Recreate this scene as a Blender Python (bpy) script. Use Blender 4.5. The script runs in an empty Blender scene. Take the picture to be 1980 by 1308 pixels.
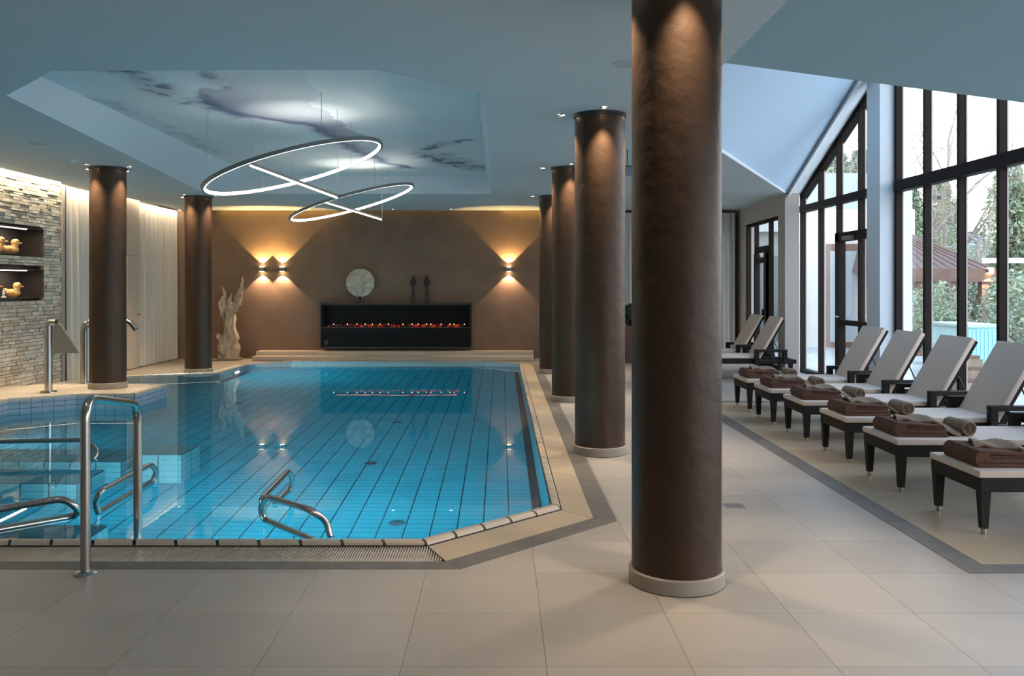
import bpy, bmesh, math, random
from mathutils import Vector, Matrix, noise
random.seed(7)
S = bpy.context.scene
C = S.collection
PI = math.pi
# ---------------------------------------------------------------- camera
F = 1715.0            # focal length in pixels of the 1980 wide frame
VX, VY = 968.0, 552.0 # vanishing point of the room's long axis
H = 1.58              # eye height
cd = bpy.data.cameras.new('camera'); cam = bpy.data.objects.new('camera', cd); C.objects.link(cam)
cd.sensor_width = 36; cd.lens = 36 * F / 1980
cd.shift_x = (990 - VX) / 1980; cd.shift_y = -(654 - VY) / 1980
cam.location = (0, 0, H); cam.rotation_euler = (PI / 2, 0, 0)
cd.clip_start = .05; cd.clip_end = 400
S.camera = cam
# ---------------------------------------------------------------- world, exposure
S.view_settings.view_transform = 'Standard'; S.view_settings.look = 'None'
S.view_settings.gamma = 1; S.view_settings.use_curve_mapping = False
S.view_settings.exposure = 0.58
S.cycles.sample_clamp_indirect = 4.0
S.cycles.max_bounces = 10; S.cycles.diffuse_bounces = 4; S.cycles.transparent_max_bounces = 16
try:
    S.cycles.use_denoising = True
except Exception:
    pass
W = bpy.data.worlds.new('sky'); S.world = W; W.use_nodes = True
nt = W.node_tree; nt.nodes.clear()
tc = nt.nodes.new('ShaderNodeTexCoord'); sep = nt.nodes.new('ShaderNodeSeparateXYZ'); rmp = nt.nodes.new('ShaderNodeValToRGB')
bg = nt.nodes.new('ShaderNodeBackground'); wo = nt.nodes.new('ShaderNodeOutputWorld')
nt.links.new(tc.outputs['Generated'], sep.inputs[0]); nt.links.new(sep.outputs['Z'], rmp.inputs[0])
rmp.color_ramp.elements[0].color = (1.04, 1.02, .98, 1); rmp.color_ramp.elements[0].position = 0
rmp.color_ramp.elements[1].color = (.42, .72, 1.15, 1); rmp.color_ramp.elements[1].position = 1
nt.links.new(rmp.outputs[0], bg.inputs[0]); bg.inputs[1].default_value = 3.1
nt.links.new(bg.outputs[0], wo.inputs[0])

def light(name, kind, loc, power, color=(1, .8, .6), rot=(0, 0, 0), size=.1, size_y=None, spot=None, blend=.3, parent=None):
    d = bpy.data.lights.new(name, kind); d.energy = power; d.color = color
    if kind == 'AREA':
        d.size = size
        if size_y: d.shape = 'RECTANGLE'; d.size_y = size_y
    else:
        d.shadow_soft_size = size
    if kind == 'SPOT': d.spot_size = spot; d.spot_blend = blend
    o = bpy.data.objects.new(name, d); C.objects.link(o); o.location = loc; o.rotation_euler = rot
    if parent: o.parent = parent
    return o
# daylight guides in the big openings (portals only steer sampling of the sky)
def portal(y0, y1, z0, z1, x=5.52):
    d = bpy.data.lights.new('sky_portal', 'AREA'); d.shape = 'RECTANGLE'; d.size = z1 - z0; d.size_y = y1 - y0
    d.cycles.is_portal = True
    o = bpy.data.objects.new('sky_portal', d); C.objects.link(o)
    o.location = (x, (y0 + y1) / 2, (z0 + z1) / 2); o.rotation_euler = (0, PI / 2, 0)
portal(6.5, 12.25, .1, 4.7); portal(12.7, 16.1, .1, 4.6); portal(-3.6, 6.3, .1, 2.55)

# ---------------------------------------------------------------- pixel helpers (photo pixels -> room metres)
def pz(u, v, z=0.0):
    Y = (H - z) * F / (v - VY); return Vector(((u - VX) / F * Y, Y, z))
def py(u, v, Y): return Vector(((u - VX) / F * Y, Y, H - (v - VY) / F * Y))
def pxp(u, v, X):
    Y = X * F / (u - VX); return Vector((X, Y, H - (v - VY) / F * Y))

# ---------------------------------------------------------------- materials
MATS = {}
def mat(name, col, rough=.5, metal=0, noise_amt=0, nscale=5, bump=0, bscale=40, emit=None, estr=0, spec=None, stretch=None, coat=0, col2=None):
    if name in MATS: return MATS[name]
    m = bpy.data.materials.new(name); m.use_nodes = True; n = m.node_tree; b = n.nodes['Principled BSDF']
    b.inputs['Base Color'].default_value = (*col, 1); b.inputs['Roughness'].default_value = rough; b.inputs['Metallic'].default_value = metal
    if spec is not None: b.inputs['Specular IOR Level'].default_value = spec
    if coat: b.inputs['Coat Weight'].default_value = coat
    if emit: b.inputs['Emission Color'].default_value = (*emit, 1); b.inputs['Emission Strength'].default_value = estr
    t = n.nodes.new('ShaderNodeTexCoord'); mp = n.nodes.new('ShaderNodeMapping'); n.links.new(t.outputs['Object'], mp.inputs[0])
    if stretch: mp.inputs['Scale'].default_value = stretch
    if noise_amt:
        x = n.nodes.new('ShaderNodeTexNoise'); x.inputs['Scale'].default_value = nscale; x.inputs['Detail'].default_value = 6
        n.links.new(mp.outputs[0], x.inputs['Vector'])
        r = n.nodes.new('ShaderNodeValToRGB')
        a = col2 if col2 else tuple(c * (1 - noise_amt) for c in col)
        r.color_ramp.elements[0].color = (*a, 1); r.color_ramp.elements[0].position = .3
        r.color_ramp.elements[1].color = (*[min(1, c * (1 + noise_amt * .6)) for c in col], 1); r.color_ramp.elements[1].position = .7
        n.links.new(x.outputs[0], r.inputs[0]); n.links.new(r.outputs[0], b.inputs['Base Color'])
    if bump:
        x = n.nodes.new('ShaderNodeTexNoise'); x.inputs['Scale'].default_value = bscale; x.inputs['Detail'].default_value = 5
        n.links.new(mp.outputs[0], x.inputs['Vector'])
        u = n.nodes.new('ShaderNodeBump'); u.inputs['Strength'].default_value = bump; u.inputs['Distance'].default_value = .02
        n.links.new(x.outputs[0], u.inputs['Height']); n.links.new(u.outputs[0], b.inputs['Normal'])
    MATS[name] = m; return m
def emis(name, col, s):
    if name in MATS: return MATS[name]
    m = bpy.data.materials.new(name); m.use_nodes = True; n = m.node_tree; n.nodes.clear()
    e = n.nodes.new('ShaderNodeEmission'); e.inputs[0].default_value = (*col, 1); e.inputs[1].default_value = s
    o = n.nodes.new('ShaderNodeOutputMaterial'); n.links.new(e.outputs[0], o.inputs[0]); MATS[name] = m; return m
def tile_mat(name, base, var, rough, per_object=True, bump=.05, nscale=1.3):
    m = bpy.data.materials.new(name); m.use_nodes = True; n = m.node_tree; b = n.nodes['Principled BSDF']
    geo = n.nodes.new('ShaderNodeNewGeometry'); x = n.nodes.new('ShaderNodeTexNoise'); x.inputs['Scale'].default_value = nscale; x.inputs['Detail'].default_value = 8
    n.links.new(geo.outputs['Position'], x.inputs['Vector'])
    r = n.nodes.new('ShaderNodeValToRGB')
    r.color_ramp.elements[0].position = .3; r.color_ramp.elements[0].color = (*[c * (1 - var) for c in base], 1)
    r.color_ramp.elements[1].position = .7; r.color_ramp.elements[1].color = (*[c * (1 + var) for c in base], 1)
    n.links.new(x.outputs[0], r.inputs[0])
    hs = n.nodes.new('ShaderNodeHueSaturation'); n.links.new(r.outputs[0], hs.inputs['Color'])
    if per_object:
        oi = n.nodes.new('ShaderNodeObjectInfo'); mr = n.nodes.new('ShaderNodeMapRange')
        n.links.new(oi.outputs['Random'], mr.inputs[0]); mr.inputs[3].default_value = .93; mr.inputs[4].default_value = 1.06
        n.links.new(mr.outputs[0], hs.inputs['Value'])
    n.links.new(hs.outputs[0], b.inputs['Base Color'])
    x2 = n.nodes.new('ShaderNodeTexNoise'); x2.inputs['Scale'].default_value = 6; x2.inputs['Detail'].default_value = 4
    n.links.new(geo.outputs['Position'], x2.inputs['Vector'])
    mr2 = n.nodes.new('ShaderNodeMapRange'); mr2.inputs[3].default_value = rough - .06; mr2.inputs[4].default_value = rough + .1
    n.links.new(x2.outputs[0], mr2.inputs[0]); n.links.new(mr2.outputs[0], b.inputs['Roughness'])
    if bump:
        bp = n.nodes.new('ShaderNodeBump'); bp.inputs['Strength'].default_value = bump; bp.inputs['Distance'].default_value = .01
        x3 = n.nodes.new('ShaderNodeTexNoise'); x3.inputs['Scale'].default_value = 30; n.links.new(geo.outputs['Position'], x3.inputs['Vector'])
        n.links.new(x3.outputs[0], bp.inputs['Height']); n.links.new(bp.outputs[0], b.inputs['Normal'])
    MATS[name] = m; return m
M_floor = tile_mat('floor_tile', (.385, .335, .285), .09, .36)
M_tan = tile_mat('lounge_tile', (.50, .375, .25), .08, .34)
M_paving = tile_mat('pool_paving', (.44, .34, .235), .07, .42)
M_grey = tile_mat('grey_stone', (.150, .130, .113), .16, .45, nscale=9)
M_cream = tile_mat('cream_stone', (.56, .48, .37), .07, .4)
M_coping = mat('coping_glaze', (.55, .46, .36), .22, noise_amt=.08)
M_ceil = mat('ceiling_paint', (.56, .64, .67), .8)
M_ceil2 = mat('vault_daylight_tint', (.46, .63, .80), .8)  # blue of the daylight on the vault is put into the colour
M_soffit = mat('slope_shade_tint', (.37, .56, .65), .8)  # darker teal: shade of the slope facing off the windows, put into the colour
M_white = mat('white_paint', (.70, .76, .82), .7)
M_greywall = mat('taupe_paint', (.36, .33, .31), .8)
M_brownwall = mat('brown_plaster', (.190, .120, .080), .75, noise_amt=.12, nscale=3, bump=.05, bscale=90)
M_col = mat('bronze_plaster', (.056, .030, .0155), .44, metal=.15, spec=.35, noise_amt=.16, nscale=4, bump=.35, bscale=9)
M_colring = mat('column_base_stone', (.36, .30, .235), .5, noise_amt=.1, nscale=8)
M_colcap = mat('dark_cap', (.03, .025, .022), .6)
M_steel = mat('brushed_steel', (.50, .47, .43), .22, metal=1)
M_frame = mat('window_frame_brown', (.022, .015, .012), .6, spec=.12)
M_frameint = mat('frame_edge_grey', (.42, .36, .34), .5)
M_black = mat('black_metal', (.012, .012, .013), .35)
M_wicker = mat('dark_wicker', (.017, .012, .009), .55, spec=.25, bump=.5, bscale=160)
M_cush = mat('cream_cushion', (.78, .62, .52), .85, bump=.1, bscale=200)
M_towel = mat('brown_towel', (.15, .066, .040), .95, noise_amt=.25, nscale=30, bump=.6, bscale=220)
M_towel2 = mat('taupe_towel', (.36, .25, .17), .95, noise_amt=.2, nscale=30, bump=.6, bscale=220)
M_curt = mat('sheer_curtain', (.66, .61, .54), .85)
M_curt2 = mat('grey_curtain', (.66, .66, .64), .85)
M_door = mat('door_beige', (.55, .48, .41), .6)
M_stone = None
M_trimring = mat('lamp_trim', (.30, .30, .30), .4, metal=.6)
M_led = emis('led_white', (1, .93, .82), 7.0)
M_lens = emis('lamp_lens', (1, .86, .66), 22.0)
M_warm = emis('warm_strip', (1, .72, .38), 4.0)

def stone_mat():
    m = bpy.data.materials.new('split_stone'); m.use_nodes = True; n = m.node_tree; b = n.nodes['Principled BSDF']
    a = n.nodes.new('ShaderNodeVertexColor'); a.layer_name = 'tone'
    x = n.nodes.new('ShaderNodeTexNoise'); x.inputs['Scale'].default_value = 22; x.inputs['Detail'].default_value = 6
    g = n.nodes.new('ShaderNodeNewGeometry'); n.links.new(g.outputs['Position'], x.inputs['Vector'])
    mx = n.nodes.new('ShaderNodeMixRGB'); mx.blend_type = 'MULTIPLY'; mx.inputs[0].default_value = .6
    r = n.nodes.new('ShaderNodeValToRGB'); r.color_ramp.elements[0].color = (.72, .70, .66, 1); r.color_ramp.elements[1].color = (1.1, 1.1, 1.1, 1)
    r.color_ramp.elements[0].position = .3; r.color_ramp.elements[1].position = .65
    n.links.new(x.outputs[0], r.inputs[0]); n.links.new(a.outputs[0], mx.inputs[1]); n.links.new(r.outputs[0], mx.inputs[2])
    n.links.new(mx.outputs[0], b.inputs['Base Color']); b.inputs['Roughness'].default_value = .85
    bp = n.nodes.new('ShaderNodeBump'); bp.inputs['Strength'].default_value = .6; bp.inputs['Distance'].default_value = .02
    n.links.new(x.outputs[0], bp.inputs['Height']); n.links.new(bp.outputs[0], b.inputs['Normal'])
    return m
M_stone = stone_mat()
def glass_mat(name, refl=.06, tint=(1, 1, 1)):
    m = bpy.data.materials.new(name); m.use_nodes = True; n = m.node_tree; n.nodes.clear()
    t = n.nodes.new('ShaderNodeBsdfTransparent'); t.inputs[0].default_value = (*tint, 1)
    g = n.nodes.new('ShaderNodeBsdfGlossy'); g.inputs['Roughness'].default_value = .01
    fw = n.nodes.new('ShaderNodeLayerWeight'); pw = n.nodes.new('ShaderNodeMath'); pw.operation = 'POWER'; pw.inputs[1].default_value = 5
    lw = n.nodes.new('ShaderNodeMath'); lw.operation = 'MULTIPLY_ADD'; lw.inputs[1].default_value = .85; lw.inputs[2].default_value = refl
    n.links.new(fw.outputs['Facing'], pw.inputs[0]); n.links.new(pw.outputs[0], lw.inputs[0])
    mx = n.nodes.new('ShaderNodeMixShader'); o = n.nodes.new('ShaderNodeOutputMaterial')
    n.links.new(lw.outputs[0], mx.inputs[0]); n.links.new(t.outputs[0], mx.inputs[1]); n.links.new(g.outputs[0], mx.inputs[2]); n.links.new(mx.outputs[0], o.inputs[0])
    return m
M_glass = glass_mat('window_glass')
def water_mat():
    m = bpy.data.materials.new('pool_water'); m.use_nodes = True; n = m.node_tree; n.nodes.clear()
    g = n.nodes.new('ShaderNodeBsdfGlass'); g.inputs['IOR'].default_value = 1.333; g.inputs['Roughness'].default_value = 0
    g.inputs['Color'].default_value = (.86, .97, 1, 1)
    x = n.nodes.new('ShaderNodeTexNoise'); x.inputs['Scale'].default_value = 2.2; x.inputs['Detail'].default_value = 2
    t = n.nodes.new('ShaderNodeTexCoord'); n.links.new(t.outputs['Object'], x.inputs['Vector'])
    bp = n.nodes.new('ShaderNodeBump'); bp.inputs['Strength'].default_value = .02; bp.inputs['Distance'].default_value = .01
    n.links.new(x.outputs[0], bp.inputs['Height']); n.links.new(bp.outputs[0], g.inputs['Normal'])
    o = n.nodes.new('ShaderNodeOutputMaterial'); n.links.new(g.outputs[0], o.inputs[0]); return m
M_water = water_mat()
M_ptile = tile_mat('pool_tile', (.035, .43, .62), .10, .3, per_object=False, bump=0, nscale=3)
M_ptile2 = tile_mat('pool_wall_tile', (.11, .36, .44), .10, .3, per_object=False, bump=0, nscale=3)
M_grout = mat('pool_grout', (.015, .06, .09), .8)
M_rimtile = tile_mat('rim_tile', (.30, .38, .47), .12, .3, per_object=False, bump=0, nscale=6)

# ---------------------------------------------------------------- mesh helpers
def finish(name, me, m, parent=None, smooth=False, loc=None):
    if m is not None:
        for k in (m if isinstance(m, (list, tuple)) else [m]): me.materials.append(k)
    if smooth:
        for p in me.polygons: p.use_smooth = True
    o = bpy.data.objects.new(name, me); C.objects.link(o)
    if parent: o.parent = parent
    if loc is not None: o.location = loc
    return o
class MB:
    def __init__(s): s.v = []; s.f = []; s.mi = []; s.cols = []
    def add(s, vs, fs, mi=0, col=None):
        k = len(s.v); s.v += [tuple(v) for v in vs]
        for f in fs: s.f.append([i + k for i in f]); s.mi.append(mi); s.cols.append(col)
        return s
    def box(s, a, b, mi=0, col=None):
        x0, y0, z0 = a; x1, y1, z1 = b
        return s.add([(x0, y0, z0), (x1, y0, z0), (x1, y1, z0), (x0, y1, z0), (x0, y0, z1), (x1, y0, z1), (x1, y1, z1), (x0, y1, z1)],
                     [(0, 3, 2, 1), (4, 5, 6, 7), (0, 1, 5, 4), (1, 2, 6, 5), (2, 3, 7, 6), (3, 0, 4, 7)], mi, col)
    def bbox(s, a, b, r=.01, mi=0):      # box with chamfered edges
        x0, y0, z0 = a; x1, y1, z1 = b
        bm = bmesh.new(); bmesh.ops.create_cube(bm, size=1)
        for v in bm.verts: v.co = Vector(((x0 + x1) / 2 + v.co.x * (x1 - x0), (y0 + y1) / 2 + v.co.y * (y1 - y0), (z0 + z1) / 2 + v.co.z * (z1 - z0)))
        bmesh.ops.bevel(bm, geom=list(bm.edges), offset=r, segments=2, affect='EDGES', profile=.6)
        bm.verts.index_update(); s.add([v.co for v in bm.verts], [[v.index for v in f.verts] for f in bm.faces], mi); bm.free(); return s
    def hexa(s, b4, t4, mi=0, col=None):  # bottom quad, top quad
        return s.add(list(b4) + list(t4), [(3, 2, 1, 0), (4, 5, 6, 7), (0, 1, 5, 4), (1, 2, 6, 5), (2, 3, 7, 6), (3, 0, 4, 7)], mi, col)
    def prism(s, poly, z0, z1, mi=0):
        n = len(poly)
        vs = [(p[0], p[1], z0) for p in poly] + [(p[0], p[1], z1) for p in poly]
        return s.add(vs, [list(range(n))[::-1], list(range(n, 2 * n))] + [(i, (i + 1) % n, n + (i + 1) % n, n + i) for i in range(n)], mi)
    def tube(s, pts, r, n=10, mi=0, caps=True, closed=False):
        pts = [Vector(p) for p in pts]; rings = []; N = len(pts); prev = None
        for i, p in enumerate(pts):
            if closed: t = (pts[(i + 1) % N] - pts[i - 1])
            else: t = (pts[min(i + 1, N - 1)] - pts[max(i - 1, 0)])
            if t.length < 1e-9: t = Vector((0, 0, 1))
            t.normalize()
            if prev is None:
                a = t.cross(Vector((0, 0, 1)))
                if a.length < .1: a = t.cross(Vector((1, 0, 0)))
            else:
                a = prev - t * prev.dot(t)
            a.normalize(); prev = a; b = t.cross(a); rr = r[i] if isinstance(r, (list, tuple)) else r
            rings.append([p + (a * math.cos(2 * PI * k / n) + b * math.sin(2 * PI * k / n)) * rr for k in range(n)])
        vs = [v for g in rings for v in g]; fs = []
        for i in range(N if closed else N - 1):
            j = (i + 1) % N
            for k in range(n): fs.append((i * n + k, i * n + (k + 1) % n, j * n + (k + 1) % n, j * n + k))
        if caps and not closed: fs += [tuple(range(n))[::-1], tuple((N - 1) * n + k for k in range(n))]
        return s.add(vs, fs, mi)
    def lathe(s, prof, c=(0, 0, 0), n=32, mi=0):
        vs = []; fs = []
        for (r, z) in prof:
            for k in range(n): vs.append((c[0] + r * math.cos(2 * PI * k / n), c[1] + r * math.sin(2 * PI * k / n), c[2] + z))
        for i in range(len(prof) - 1):
            for k in range(n): fs.append((i * n + k, i * n + (k + 1) % n, (i + 1) * n + (k + 1) % n, (i + 1) * n + k))
        fs += [tuple(range(n))[::-1], tuple((len(prof) - 1) * n + k for k in range(n))]
        return s.add(vs, fs, mi)
    def mesh(s, name):
        me = bpy.data.meshes.new(name); me.from_pydata(s.v, [], s.f); me.update()
        if any(s.mi): me.polygons.foreach_set('material_index', s.mi)
        if any(c is not None for c in s.cols):
            a = me.color_attributes.new('tone', 'FLOAT_COLOR', 'CORNER'); k = 0
            for p, c in zip(me.polygons, s.cols):
                for _ in p.loop_indices:
                    a.data[k].color = (*c, 1) if c else (1, 1, 1, 1); k += 1
        return me
    def build(s, name, m, parent=None, smooth=False, loc=None):
        me = s.mesh(name)
        o = finish(name, me, m, parent, False, loc)
        if smooth:
            me.shade_smooth() if hasattr(me, 'shade_smooth') else None
            try: me.set_sharp_from_angle(angle=math.radians(40))
            except Exception: pass
        return o
def arc_path(pts, r, n=6):           # rounds the corners of a polyline
    pts = [Vector(p) for p in pts]; out = [pts[0]]
    for i in range(1, len(pts) - 1):
        a = (pts[i - 1] - pts[i]); b = (pts[i + 1] - pts[i]); rr = min(r, a.length * .49, b.length * .49)
        p0 = pts[i] + a.normalized() * rr; p1 = pts[i] + b.normalized() * rr
        for k in range(n + 1):
            t = k / n; out.append(p0 * (1 - t) ** 2 + pts[i] * 2 * t * (1 - t) + p1 * t * t)
    out.append(pts[-1]); return out
def tag(o, label, cat, group=None, kind=None):
    if label: o['label'] = label
    if cat: o['category'] = cat
    if group: o['group'] = group
    if kind: o['kind'] = kind
    return o
def thing(name, label, cat, loc=(0, 0, 0), rz=0, group=None, kind=None):
    o = bpy.data.objects.new(name, None); C.objects.link(o); o.location = loc; o.rotation_euler = (0, 0, rz)
    return tag(o, label, cat, group, kind)
def dup(o, parent=None):
    c = o.copy(); C.objects.link(c)
    if parent: c.parent = parent
    for ch in list(o.children): dup(ch, c)
    return c
def struct(o, label=None, cat=None): o['kind'] = 'structure'; return tag(o, label, cat)
def fill(loops, z, flip=False, zf=None):   # polygon with holes -> (verts, faces)
    bm = bmesh.new(); edges = []
    for lp in loops:
        vs = [bm.verts.new((p[0], p[1], zf(p[0], p[1]) if zf else z)) for p in lp]
        for i in range(len(vs)): edges.append(bm.edges.new((vs[i], vs[(i + 1) % len(vs)])))
    bmesh.ops.triangle_fill(bm, use_beauty=True, edges=edges)
    bmesh.ops.recalc_face_normals(bm, faces=bm.faces)
    bm.faces.ensure_lookup_table()
    if len(bm.faces) and (bm.faces[0].normal.z > 0) == flip: bmesh.ops.reverse_faces(bm, faces=bm.faces)
    bm.verts.index_update(); r = ([v.co.copy() for v in bm.verts], [[v.index for v in f.verts] for f in bm.faces]); bm.free(); return r

ZC = 3.19
XW = 5.45
YB = 19.2
# ================================================================ POOL OUTLINE
P0 = [(-6.0, 5.43), (-.49, 5.43), (.36, 6.28), (.36, 17.6), (-.3, 18.2), (-4.3, 18.2), (-4.98, 17.5), (-5.02, 15.85), (-6.4, 15.2),
      (-6.4, 12.62), (-4.73, 12.57), (-4.72, 11.43), (-5.45, 11.38), (-6.06, 10.9)]
NP = len(P0)
def offset_poly(P, d):
    n = len(P); out = []
    for i in range(n):
        a, b, c = Vector(P[i - 1]), Vector(P[i]), Vector(P[(i + 1) % n])
        e1 = (b - a).normalized(); e2 = (c - b).normalized()
        n1 = Vector((e1.y, -e1.x)); n2 = Vector((e2.y, -e2.x)); d1 = d[i - 1]; d2 = d[i]
        cr = e1.x * e2.y - e1.y * e2.x
        q1 = b + n1 * d1; q2 = b + n2 * d2
        if abs(cr) < .05: out.append((q1 + q2) / 2)
        else:
            t = ((q2 - q1).x * e2.y - (q2 - q1).y * e2.x) / cr; out.append(q1 + e1 * t)
    return out
D1 = [.075, .085, .07, .12, .12, .12, .12, .12] + [.0] * 6
D2 = [.365, .378, .27, .25, .3, .25, .25, .25] + [.0] * 6
D3 = [.50, .541, .42, .25, .3, .25, .25, .25] + [.0] * 6
P1, P2, P3 = offset_poly(P0, D1), offset_poly(P0, D2), offset_poly(P0, D3)
for q in (P1, P2, P3):      # outer polygons end on the raised deck
    q[0] = Vector((-6.0, q[0].y)); q[8] = Vector((-7.03, 15.3 - (.0)))
P1[8] = Vector((-6.42, 15.33)); P2[8] = P3[8] = Vector((-6.44, 15.47))

# ================================================================ FLOOR
outer = [(-7.6, -4.3), (XW + .3, -4.3), (XW + .3, YB + .3), (-7.6, YB + .3), (-7.6, 15.47)] + [tuple(P2[i]) for i in (8, 7, 6, 5, 4, 3)] + \
        [tuple(P3[i]) for i in (3, 2, 1)] + [(-7.6, P3[1].y)]
vs, fs = fill([outer], -.006)
floor = finish('floor', MB().add(vs, fs).mesh('floor'), mat('floor_grout', (.29, .25, .205), .7))
struct(floor, 'beige stone tiled floor around the pool', 'floor')
def clip(poly, a, b, c):            # keeps a*x+b*y<=c
    out = []
    for i in range(len(poly)):
        p, q = poly[i], poly[(i + 1) % len(poly)]; dp = a * p[0] + b * p[1] - c; dq = a * q[0] + b * q[1] - c
        if dp <= 0: out.append(p)
        if (dp < 0 < dq) or (dq < 0 < dp):
            t = dp / (dp - dq); out.append((p[0] + (q[0] - p[0]) * t, p[1] + (q[1] - p[1]) * t))
    return out
def area(p): return abs(sum(p[i][0] * p[(i + 1) % len(p)][1] - p[(i + 1) % len(p)][0] * p[i][1] for i in range(len(p)))) / 2
HP = [(0, -1, -P3[1].y), (1, 0, P3[2].x), (1, -1, -(P3[1].y - P3[1].x))]   # inside of the pool surround
TS = .6; G = .0009
ntile = 0
for i in range(-12, 9):
    for j in range(-9, 27):
        x0, y0 = .79 + TS * i, 4.27 + TS * j
        if x0 > 5.4 or x0 < -7.1 or y0 > 18.55 or y0 < -.4: continue
        if x0 < -4.2 and y0 < 3.2: continue
        sq = [(x0 + G, y0 + G), (x0 + TS - G, y0 + G), (x0 + TS - G, y0 + TS - G), (x0 + G, y0 + TS - G)]
        sq = clip(clip(clip(sq, -1, 0, 7.0), 1, 0, XW - .02), 0, 1, 18.5)
        if len(sq) < 3: continue
        rest = sq; pieces = []
        for (a, b, c) in HP:
            o_ = clip(rest, -a, -b, -c)
            if len(o_) > 2 and area(o_) > 1e-4: pieces.append(o_)
            rest = clip(rest, a, b, c)
            if len(rest) < 3: break
        if not pieces: continue
        tot = sum(area(p) for p in pieces)
        if abs(tot - area(sq)) < 1e-6 : pieces = [sq]
        mb = MB()
        cx, cy = x0 + .3, y0 + .3
        for p in pieces: mb.prism([(q[0] - cx, q[1] - cy) for q in p], -.006, 0)
        lounge = 2.7 < cx and 4.9 < cy < 12.0
        t = mb.build('tile', M_tan if lounge else M_floor, floor, loc=(cx, cy, 0)); ntile += 1
# grey border strips of the lounger area
def strip(x0, y0, x1, y1, n, along):
    for k in range(n):
        a, b = k / n, (k + 1) / n
        if along == 'y': q = (x0, y0 + (y1 - y0) * a + .001, x1, y0 + (y1 - y0) * b - .001)
        else: q = (x0 + (x1 - x0) * a + .001, y0, x0 + (x1 - x0) * b - .001, y1)
        MB().box((q[0], q[1], -.002), (q[2], q[3], .003)).build('border_tile', M_grey, floor)
strip(2.57, 4.86, 2.72, 12.1, 12, 'y'); strip(2.72, 4.86, XW, 5.01, 5, 'x'); strip(2.72, 11.95, XW, 12.1, 5, 'x')
# floor drain
dr = thing('floor_drain', 'small slotted metal drain set in the floor right of the nearest column', 'drain', tuple(pz(1419, 979) + Vector((0, 0, .001))))
MB().box((-.075, -.075, 0), (.075, .075, .002)).build('plate', mat('drain_steel', (.4, .38, .36), .5, metal=.3), dr)
m_ = MB()
for k in range(7): m_.box((-.062 + k * .02, -.06, .002), (-.054 + k * .02, .06, .0035))
m_.build('slot', M_black, dr)

# ================================================================ POOL BASIN
pool = thing('swimming_pool', 'large indoor swimming pool with blue tiled basin and chamfered corners', 'pool', kind='structure')
ZB = -1.30
vs, fs = fill([P0], ZB - .012)
MB().add(vs, fs).build('basin_floor', M_grout, pool)
# floor tiles as real slabs with joints
mb = MB(); mbj = MB()
def inside(x, y):
    c = False; j = NP - 1
    for i in range(NP):
        xi, yi = P0[i]; xj, yj = P0[j]
        if (yi > y) != (yj > y) and x < (xj - xi) * (y - yi) / (yj - yi) + xi: c = not c
        j = i
    return c
tw, tl = .208, .11
for i in range(-32, 4):
    for j in range(0, 118):
        x0, y0 = -.14 + tw * i, 5.44 + tl * j
        a, b = x0 + .005, x0 + tw - .005; c, d = y0 + .003, y0 + tl - .003
        ins = [inside(a, c), inside(b, c), inside(a, d), inside(b, d)]
        if all(ins): mb.add([(a, c, ZB), (b, c, ZB), (b, d, ZB), (a, d, ZB)], [(0, 1, 2, 3)])
        elif any(ins):
            for q in range(2):
                a2, b2 = x0 + tw * q / 2 + .005, x0 + tw * (q + 1) / 2 - .002
                if inside(a2, c) and inside(b2, c) and inside(a2, d) and inside(b2, d): mb.add([(a2, c, ZB), (b2, c, ZB), (b2, d, ZB), (a2, d, ZB)], [(0, 1, 2, 3)])
tag(mb.build('floor_tiles', M_ptile, pool), None, None, kind='stuff')
# walls with tiles
def wall_tiles(a, b, z0, z1, tlen, th, mbk, mbt, gap=.005, off=.006):
    a, b = Vector(a), Vector(b); L = (b - a).length; e = (b - a) / L; n = Vector((-e.y, e.x))  # inward
    mbk.add([(a.x, a.y, z0), (b.x, b.y, z0), (b.x, b.y, z1), (a.x, a.y, z1)], [(0, 3, 2, 1)])
    nx = max(1, round(L / tlen)); nz = max(1, round((z1 - z0) / th))
    for i in range(nx):
        p = a + e * (L * i / nx + gap / 2) + n * off; q = a + e * (L * (i + 1) / nx - gap / 2) + n * off
        for k in range(nz):
            u, v = z0 + (z1 - z0) * k / nz + gap / 2, z0 + (z1 - z0) * (k + 1) / nz - gap / 2
            mbt.add([(p.x, p.y, u), (q.x, q.y, u), (q.x, q.y, v), (p.x, p.y, v)], [(0, 3, 2, 1)])
bk, bt, rt = MB(), MB(), MB()
ZW = .0
for i in range(NP):
    a, b = P0[i], P0[(i + 1) % NP]
    raised = i >= 9
    wall_tiles(a, b, ZB, -.13, .25, .125, bk, bt)
    wall_tiles(a, b, -.13, .175 if raised else .02, .125, .06, bk, rt)
bk.build('basin_wall', M_grout, pool)
tag(bt.build('wall_tiles', M_ptile2, pool), None, None, kind='stuff')
tag(rt.build('rim_tiles', M_rimtile, pool), None, None, kind='stuff')
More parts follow.
